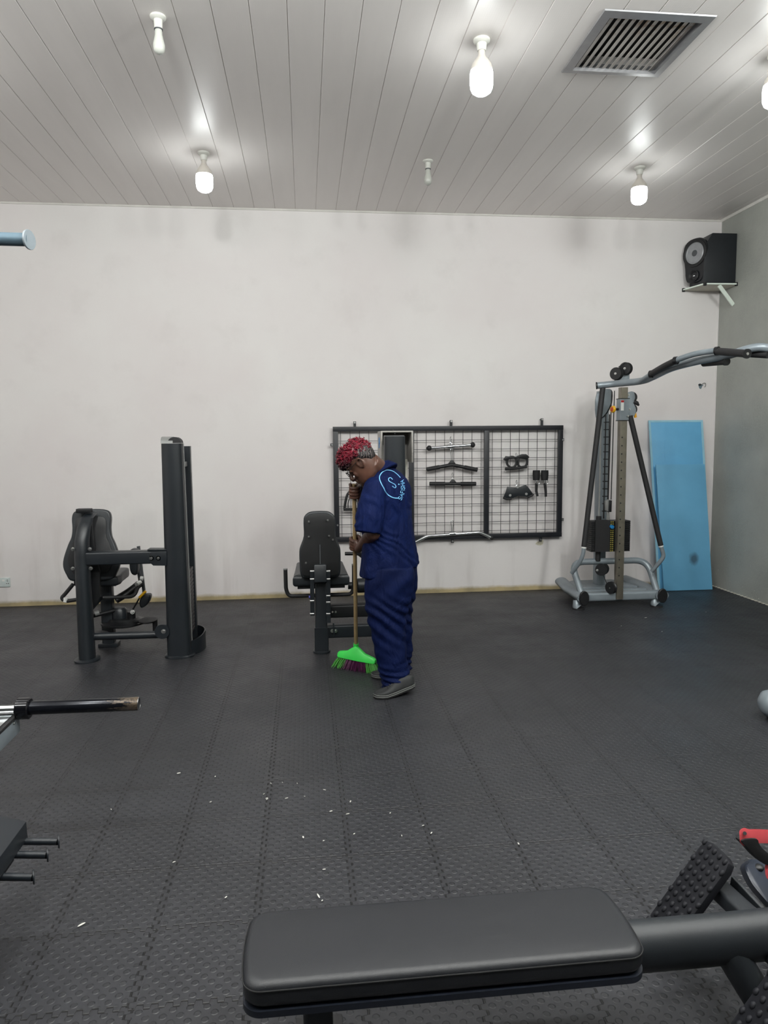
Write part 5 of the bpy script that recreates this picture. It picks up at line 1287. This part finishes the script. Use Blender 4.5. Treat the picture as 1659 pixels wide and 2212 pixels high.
# trousers --------------------------------------------------------
T = MB(); yl = 4.17
near = [(842,1222,0.125,0.115),(842,1250,0.145,0.115),(838,1300,0.128,0.105),(836,1340,0.104,0.092),(840,1380,0.095,0.086),(846,1420,0.090,0.084),(853,1460,0.086,0.082),(859,1488,0.083,0.080)]
T.rings([ering(P(x,y,yl+0.02*(1-(y-1222)/270)), a*1.06, b, X_*-1, Y_*-1, 24, 2.1) for x, y, a, b in near])
far_ = [(0.570,4.345,0.80,0.105,0.10),(0.575,4.37,0.62,0.108,0.10),(0.56,4.41,0.46,0.095,0.09),(0.565,4.42,0.28,0.086,0.082),(0.575,4.43,0.11,0.080,0.078),(0.575,4.43,0.05,0.078,0.076)]
T.rings([ering(V((x,y,z)), a, b, X_*-1, Y_*-1, 24, 2.1) for x, y, z, a, b in far_])
T.rings([ering(V((0.525,4.28,0.83)),0.105,0.145), ering(V((0.525,4.28,0.76)),0.118,0.158), ering(V((0.528,4.28,0.68)),0.112,0.150)])
def fold2(p, n):
    d = 0.009*noise.noise(V((p.x*8,p.y*8,p.z*5)))
    low = max(0, (0.22-p.z)/0.22); d += 0.010*low*math.sin(p.z*150+5*noise.noise(p*6)+p.x*10)
    kn = math.exp(-((p.z-0.45)/0.13)**2); d += 0.007*kn*math.sin((p.z+0.7*p.x)*85+3*noise.noise(p*5))
    d += 0.005*math.sin((p.z*1.0-p.x*0.9)*42+2*noise.noise(p*3))*max(0,noise.noise(p*3+V((9,0,0)))+0.3)
    return d
build(voxel(T, 0.007, 5, fold2), 'trousers', M_NAVY2, person, sharp=180)
# shoes -----------------------------------------------------------
M_SHOE = pm('black_canvas', (27,29,30), 0.7, 0, 0.15, 60, 0.3, 500); M_SOLE = pm('dark_sole', (38,38,38), 0.6, 0, 0.1); M_LINE = pm('grey_piping', (120,124,120), 0.6)
def shoe(toe, heel, lift, tag_):
    """toe and heel points on the floor; lift raises the heel"""
    d = (toe-heel); L = d.length; d.normalize(); s = Z_.cross(d).normalized()
    def at(t, w_, z):                     # t: 0 heel .. 1 toe
        bend = lift*max(0, 1-t/0.68)**1.2
        return heel+d*(L*t)+s*w_+Z_*(z+bend)
    outl = [(0.0,0.0),(0.02,0.022),(0.10,0.032),(0.30,0.031),(0.50,0.037),(0.70,0.045),(0.85,0.042),(0.95,0.027),(1.0,0.0)]
    def ring(k, z, tk=1.0): 
        a = [at(0.5+(t-0.5)*tk, w_*k, z(t) if callable(z) else z) for t, w_ in outl]; b = [at(0.5+(t-0.5)*tk, -w_*k, z(t) if callable(z) else z) for t, w_ in outl[1:-1]]
        return a+list(reversed(b))
    sole = build(MB().rings([ring(0.96,0.0,0.98), ring(1.04,0.004,1.01), ring(1.04,0.024,1.01), ring(0.98,0.026,0.99)]), 'sole', M_SOLE, person, sharp=60)
    top = lambda t: 0.026+0.052*max(0,min(1,(0.78-t)/0.45))+0.022*math.sin(PI*min(1,max(0,t)))**0.5
    up_ = MB().rings([ring(1.0,0.022,1.0), ring(1.0,0.036,0.99), ring(0.86,lambda t: 0.036+(top(t)-0.036)*0.6,0.96), ring(0.55,lambda t: top(t)*0.97,0.90), ring(0.2,top,0.86)])
    sh = build(up_, 'shoe', M_SHOE, person, sharp=180)
    for zz, kk in ((0.0265,1.045),(0.014,1.05)):
        build(MB().tube(ring(kk, zz, 1.012), 0.0013, 6, closed=True), 'sole_piping', M_LINE, sh)
    for j in range(4):
        t = 0.50+j*0.055; z = top(t)*0.94+0.006
        build(MB().tube([at(t,0.018,z-0.006),at(t+0.01,0,z+0.004),at(t,-0.018,z-0.006)],0.0022,6), 'lace', M_LINE if j == 0 else M_STRAP, sh)
    for w_ in (0.036,):
        build(MB().tube(smooth_path([at(0.45,w_*0.72,0.068),at(0.60,w_*0.92,0.050),at(0.66,w_*1.12,0.030)],4),0.0016,6), 'side_stitch', M_LINE, sh)
        build(MB().tube(smooth_path([at(0.45,-w_*0.72,0.068),at(0.60,-w_*0.92,0.050),at(0.66,-w_*1.12,0.030)],4),0.0016,6), 'side_stitch', M_LINE, sh)
shoe(V((0.372,4.085,0.0)), V((0.622,4.125,0.0)), 0.045, 'near')
shoe(V((0.392,4.455,0.0)), V((0.640,4.44,0.0)), 0.0, 'far')
# hair ------------------------------------------------------------
M_HAIR = NT('red_curls'); _t = M_HAIR
_n = _t.noise(55,3,0.6); _x = _t.xyz()
_c = _t.mix(_t.ramp(_n,0.35,0.65), lin((46,3,16)), lin((138,9,40)))
_hz = _t.math('ADD', _x[2], _t.math('MULTIPLY', _x[0], -0.35))
_t.l(_t.mix(_t.ramp(_hz, HP(0,0.035).z-0.35*HP(0,0.035).x-0.02, HP(0,0.06).z-0.35*HP(0,0.06).x+0.02), lin((40,12,20)), _c), _t.b.inputs['Base Color']); _t.b.inputs['Roughness'].default_value = 0.4
cap = MB(); rg = []
for h, f1, f0, w_ in ((0.034,0.098,0.030,0.060),(0.050,0.106,-0.040,0.079),(0.062,0.106,-0.090,0.0805),(0.085,0.104,-0.088,0.078),(0.11,0.092,-0.080,0.068),(0.13,0.066,-0.058,0.050),(0.142,0.02,-0.02,0.02)):
    cf, af = (f1+f0)/2, (f1-f0)/2; rg.append([HP(cf+af*math.cos(t), h, w_*math.sin(t)) for t in (2*PI*k/32 for k in range(32))])
cap.rings(rg)
rnd = random.Random(11)
for i in range(760):
    t = rnd.uniform(0, 2*PI); hh = rnd.uniform(0.038, 0.142); k = math.sqrt(max(0.02, 1-((hh-0.055)/0.092)**2)) if hh > 0.055 else 1.0
    f = 0.002+0.100*k*math.cos(t); s = 0.079*k*math.sin(t)
    if f < 0.045 and hh < 0.044+0.016*rnd.random(): continue
    p = HP(f, hh, s); out = (p-HP(0,0.04)).normalized(); fall = (hf*0.45+out*0.75-Z_*0.25+V((rnd.uniform(-1,1),rnd.uniform(-1,1),rnd.uniform(-1,1)))*0.75).normalized()
    u1, u2 = frame_of(fall); L = rnd.uniform(0.014,0.028)*(1.25 if f > 0.04 else 1.0); r = rnd.uniform(0.004,0.0065); ph = rnd.uniform(0,6)
    pts = [p-out*0.003+fall*(L*j/11)+(u1*math.cos(ph+j*1.3)+u2*math.sin(ph+j*1.3))*r for j in range(12)]
    cap.tube(pts, [0.0027]*10+[0.0022,0.0012], 5)
hair = build(cap, 'hair', M_HAIR.m, person, sharp=180); hair['kind'] = 'stuff'
M_BRAID = NT('cornrow_sides'); _t = M_BRAID
_w = _t.n('ShaderNodeTexWave'); _w.wave_type = 'BANDS'; _w.bands_direction = 'X'; _w.inputs['Scale'].default_value = 22; _w.inputs['Distortion'].default_value = 7; _w.inputs['Detail'].default_value = 1; _w.inputs['Detail Scale'].default_value = 2.0
_t.l(_t.co(), _w.inputs['Vector'])
_t.l(_t.mix(_t.ramp(_w.outputs['Fac'],0.72,0.97), lin((18,14,16)), lin((84,74,72))), _t.b.inputs['Base Color']); _t.b.inputs['Roughness'].default_value = 0.55
_t.bump(_w.outputs['Fac'], 0.6, -0.004)
rg = []
for h, f1, f0, w_ in ((-0.020,-0.030,-0.086,0.050),(0.0,-0.018,-0.0945,0.064),(0.015,0.020,-0.0985,0.0735),(0.03,0.052,-0.1015,0.0765),(0.045,0.066,-0.1025,0.0785),(0.07,0.082,-0.099,0.0775),(0.09,0.075,-0.086,0.069)):
    cf, af = (f1+f0)/2, (f1-f0)/2; rg.append([HP(cf+af*math.cos(t), h, w_*math.copysign(abs(math.sin(t))**0.85,math.sin(t))) for t in (2*PI*k/36 for k in range(36))])
build(MB().rings(rg), 'braided_sides', M_BRAID.m, person, sharp=180)
# glasses
M_FRAME = pm('glasses_black', (16,16,18), 0.25)
gl = build(MB().tube([HP(0.112,0.010,0.008),HP(0.114,0.013,0),HP(0.112,0.010,-0.008)],0.0018,8), 'glasses', M_FRAME, person)
for s in (-1,1):
    build(MB().tube([HP(0.110-0.010*abs(math.cos(t)+0.2)*0.3, 0.002+0.016*math.sin(t), s*(0.030+0.022*math.cos(t))) for t in (2*PI*k/20 for k in range(20))],0.0018,8,closed=True), 'lens_rim', M_FRAME, gl)
    build(MB().tube([HP(0.106,0.010,s*0.053),HP(0.085,0.012,s*0.074),HP(0.010,0.020,s*0.079)],0.0016,8), 'temple', M_FRAME, gl)
# printed mark on the back of the shirt ---------------------------------------
M_PRINT = pm('light_blue_print', (120,190,235), 0.6, 0, 0.03)
so = OFF[shirt.name]
bvh = BVHTree.FromPolygons([v for v in smb.v], smb.f)
def stick(px, py):
    d = ray(px, py).normalized(); h = bvh.ray_cast(CAMLOC, d)
    return (h[0]+h[1]*0.0008) if h[0] is not None else None
def stroke(pl, r, n=5, closed=False):
    pl = [V((x,y,0)) for x, y in pl]; q = smooth_path(pl, n, closed) if n > 1 else pl
    dense = []
    for a, b in zip(q, q[1:]):
        for k in range(3): dense.append(a.lerp(b, k/3))
    dense.append(q[-1])
    pts = [stick(p.x, p.y) for p in dense]; pts = [p for p in pts if p is not None]
    if len(pts) > 1: return MB().tube(pts, r, 6)
    return None
ringpx = [(864.5,1032),(858,1025),(850,1019),(843,1016.5),(834,1016),(826,1020),(820.5,1028),(820,1036),(824,1046),(829,1055),(832,1062),(838,1069),(846,1074),(853,1076),(861,1076)]
lg = build(stroke(ringpx, 0.0030, 4), 'printed_ring', M_PRINT, shirt)
build(stroke([(848.0,1036),(843.5,1032),(839,1034.5),(840.5,1039.5),(847,1043.5),(853,1047),(855,1051.5),(852.5,1054),(847,1050)], 0.0024, 4), 'printed_letter', M_PRINT, shirt)
dp = stick(861.2,1046.5)
build(MB().ell(dp, 0.0045,0.0045,0.0045), 'printed_dot', M_PRINT, shirt)
GL = {'S': [[(1,0.85),(0.6,1),(0.15,0.9),(0.1,0.6),(0.5,0.5),(0.9,0.4),(0.85,0.1),(0.4,0),(0,0.15)]],
      'A': [[(0,0),(0.5,1),(1,0)],[(0.22,0.4),(0.78,0.4)]], 'F': [[(0.1,0),(0.1,1),(0.9,1)],[(0.1,0.55),(0.75,0.55)]],
      'I': [[(0.5,0),(0.5,1)]], 'H': [[(0.05,0),(0.05,1)],[(0.95,0),(0.95,1)],[(0.05,0.5),(0.95,0.5)]]}
base = smooth_path([V(p) for p in ((866.5,1081,0),(871,1072,0),(873.6,1063,0),(874.2,1054,0),(873.6,1045,0),(871.5,1035,0))], 10)
acc = [0]
for a, b in zip(base, base[1:]): acc.append(acc[-1]+(b-a).length)
def along(t):
    s = t*acc[-1]
    for i in range(len(base)-1):
        if acc[i+1] >= s: k = (s-acc[i])/max(1e-6, acc[i+1]-acc[i]); d = (base[i+1]-base[i]).normalized(); return base[i].lerp(base[i+1],k), d
    return base[-1], (base[-1]-base[-2]).normalized()
word = 'SAFISHA'; wd = [0.155,0.165,0.145,0.06,0.155,0.16,0.16]; pos = 0.0
for ch, w_ in zip(word, wd):
    for st in GL[ch]:
        pl = []
        for x, y in st:
            p, d = along(min(1, pos+w_*0.80*x)); nrm_ = V((d.y, -d.x, 0))
            q = p+nrm_*8.2*y; pl.append((q.x, q.y))
        if len(pl) > 1:
            mm = stroke(pl, 0.0017, 1)
            if mm: build(mm, 'printed_letter', M_PRINT, shirt)
    pos += w_
# ------------------------------------------------------------------ broom
br = thing('broom', 'broom with a wooden stick and bright green head, held by the person', 'broom', (stk1.x, stk1.y, 0))
M_STICK = pm('broom_wood', (150,128,92), 0.6, 0, 0.12, 20); M_GREEN = pm('green_plastic', (60,214,84), 0.42, 0, 0.06)
build(MB().cyl(stk1-sd*0.05, stk0+sd*0.012, 0.0125), 'stick', M_STICK, br)
hx = P(770,1412,4.66); up_ = Z_
L0, L1 = P(731,1412,4.72), P(812,1428,4.56); hd = (L1-L0); HL = hd.length; hd.normalize(); hn = hd.cross(Z_).normalized()
cen = L0.lerp(L1,.5); sec = []
for t, hw, zt_, zb_ in ((0,0.018,0.012,-0.012),(0.04,0.024,0.022,-0.016),(0.25,0.028,0.034,-0.016),(0.38,0.030,0.060,-0.016),(0.48,0.030,0.074,-0.016),(0.56,0.030,0.066,-0.016),(0.72,0.028,0.034,-0.016),(0.95,0.024,0.018,-0.016),(1.0,0.018,0.010,-0.012)):
    c = L0+hd*HL*t
    sec.append([c+hn*hw*1.0+Z_*zb_, c+hn*hw*0.8+Z_*(zt_*0.35), c+hn*hw*0.35+Z_*zt_, c-hn*hw*0.35+Z_*zt_, c-hn*hw*0.8+Z_*(zt_*0.35), c-hn*hw*1.0+Z_*zb_])
build(MB().rings(sec), 'head_block', M_GREEN, br, bevel=0.002, sharp=50)
build(MB().cyl(stk1-sd*0.06, stk1+sd*0.03, 0.022, 0.016), 'socket', M_GREEN, br)
mg, mp_ = MB(), MB(); rnd = random.Random(5)
for i in range(520):
    t = rnd.uniform(0.02,0.98); w_ = rnd.uniform(-0.02,0.02)
    p = L0+hd*HL*t+hn*w_-Z_*0.014; q = V((p.x,p.y,0))+hd*((t-0.5)*0.09)+hn*(w_*1.8)+V((rnd.uniform(-.01,.01),rnd.uniform(-.01,.01),0.002))
    (mp_ if 0.25 < t < 0.75 else mg).tube([p, p.lerp(q,.5)+Z_*0.004, q], [0.0016,0.0016,0.0010], 4)
o = build(mg, 'green_bristles', pm('bristle_green', (64,150,50), 0.5, 0, 0.2, 60), br); o['kind'] = 'stuff'
o = build(mp_, 'purple_bristles', pm('bristle_purple', (84,24,70), 0.5, 0, 0.2, 60), br); o['kind'] = 'stuff'
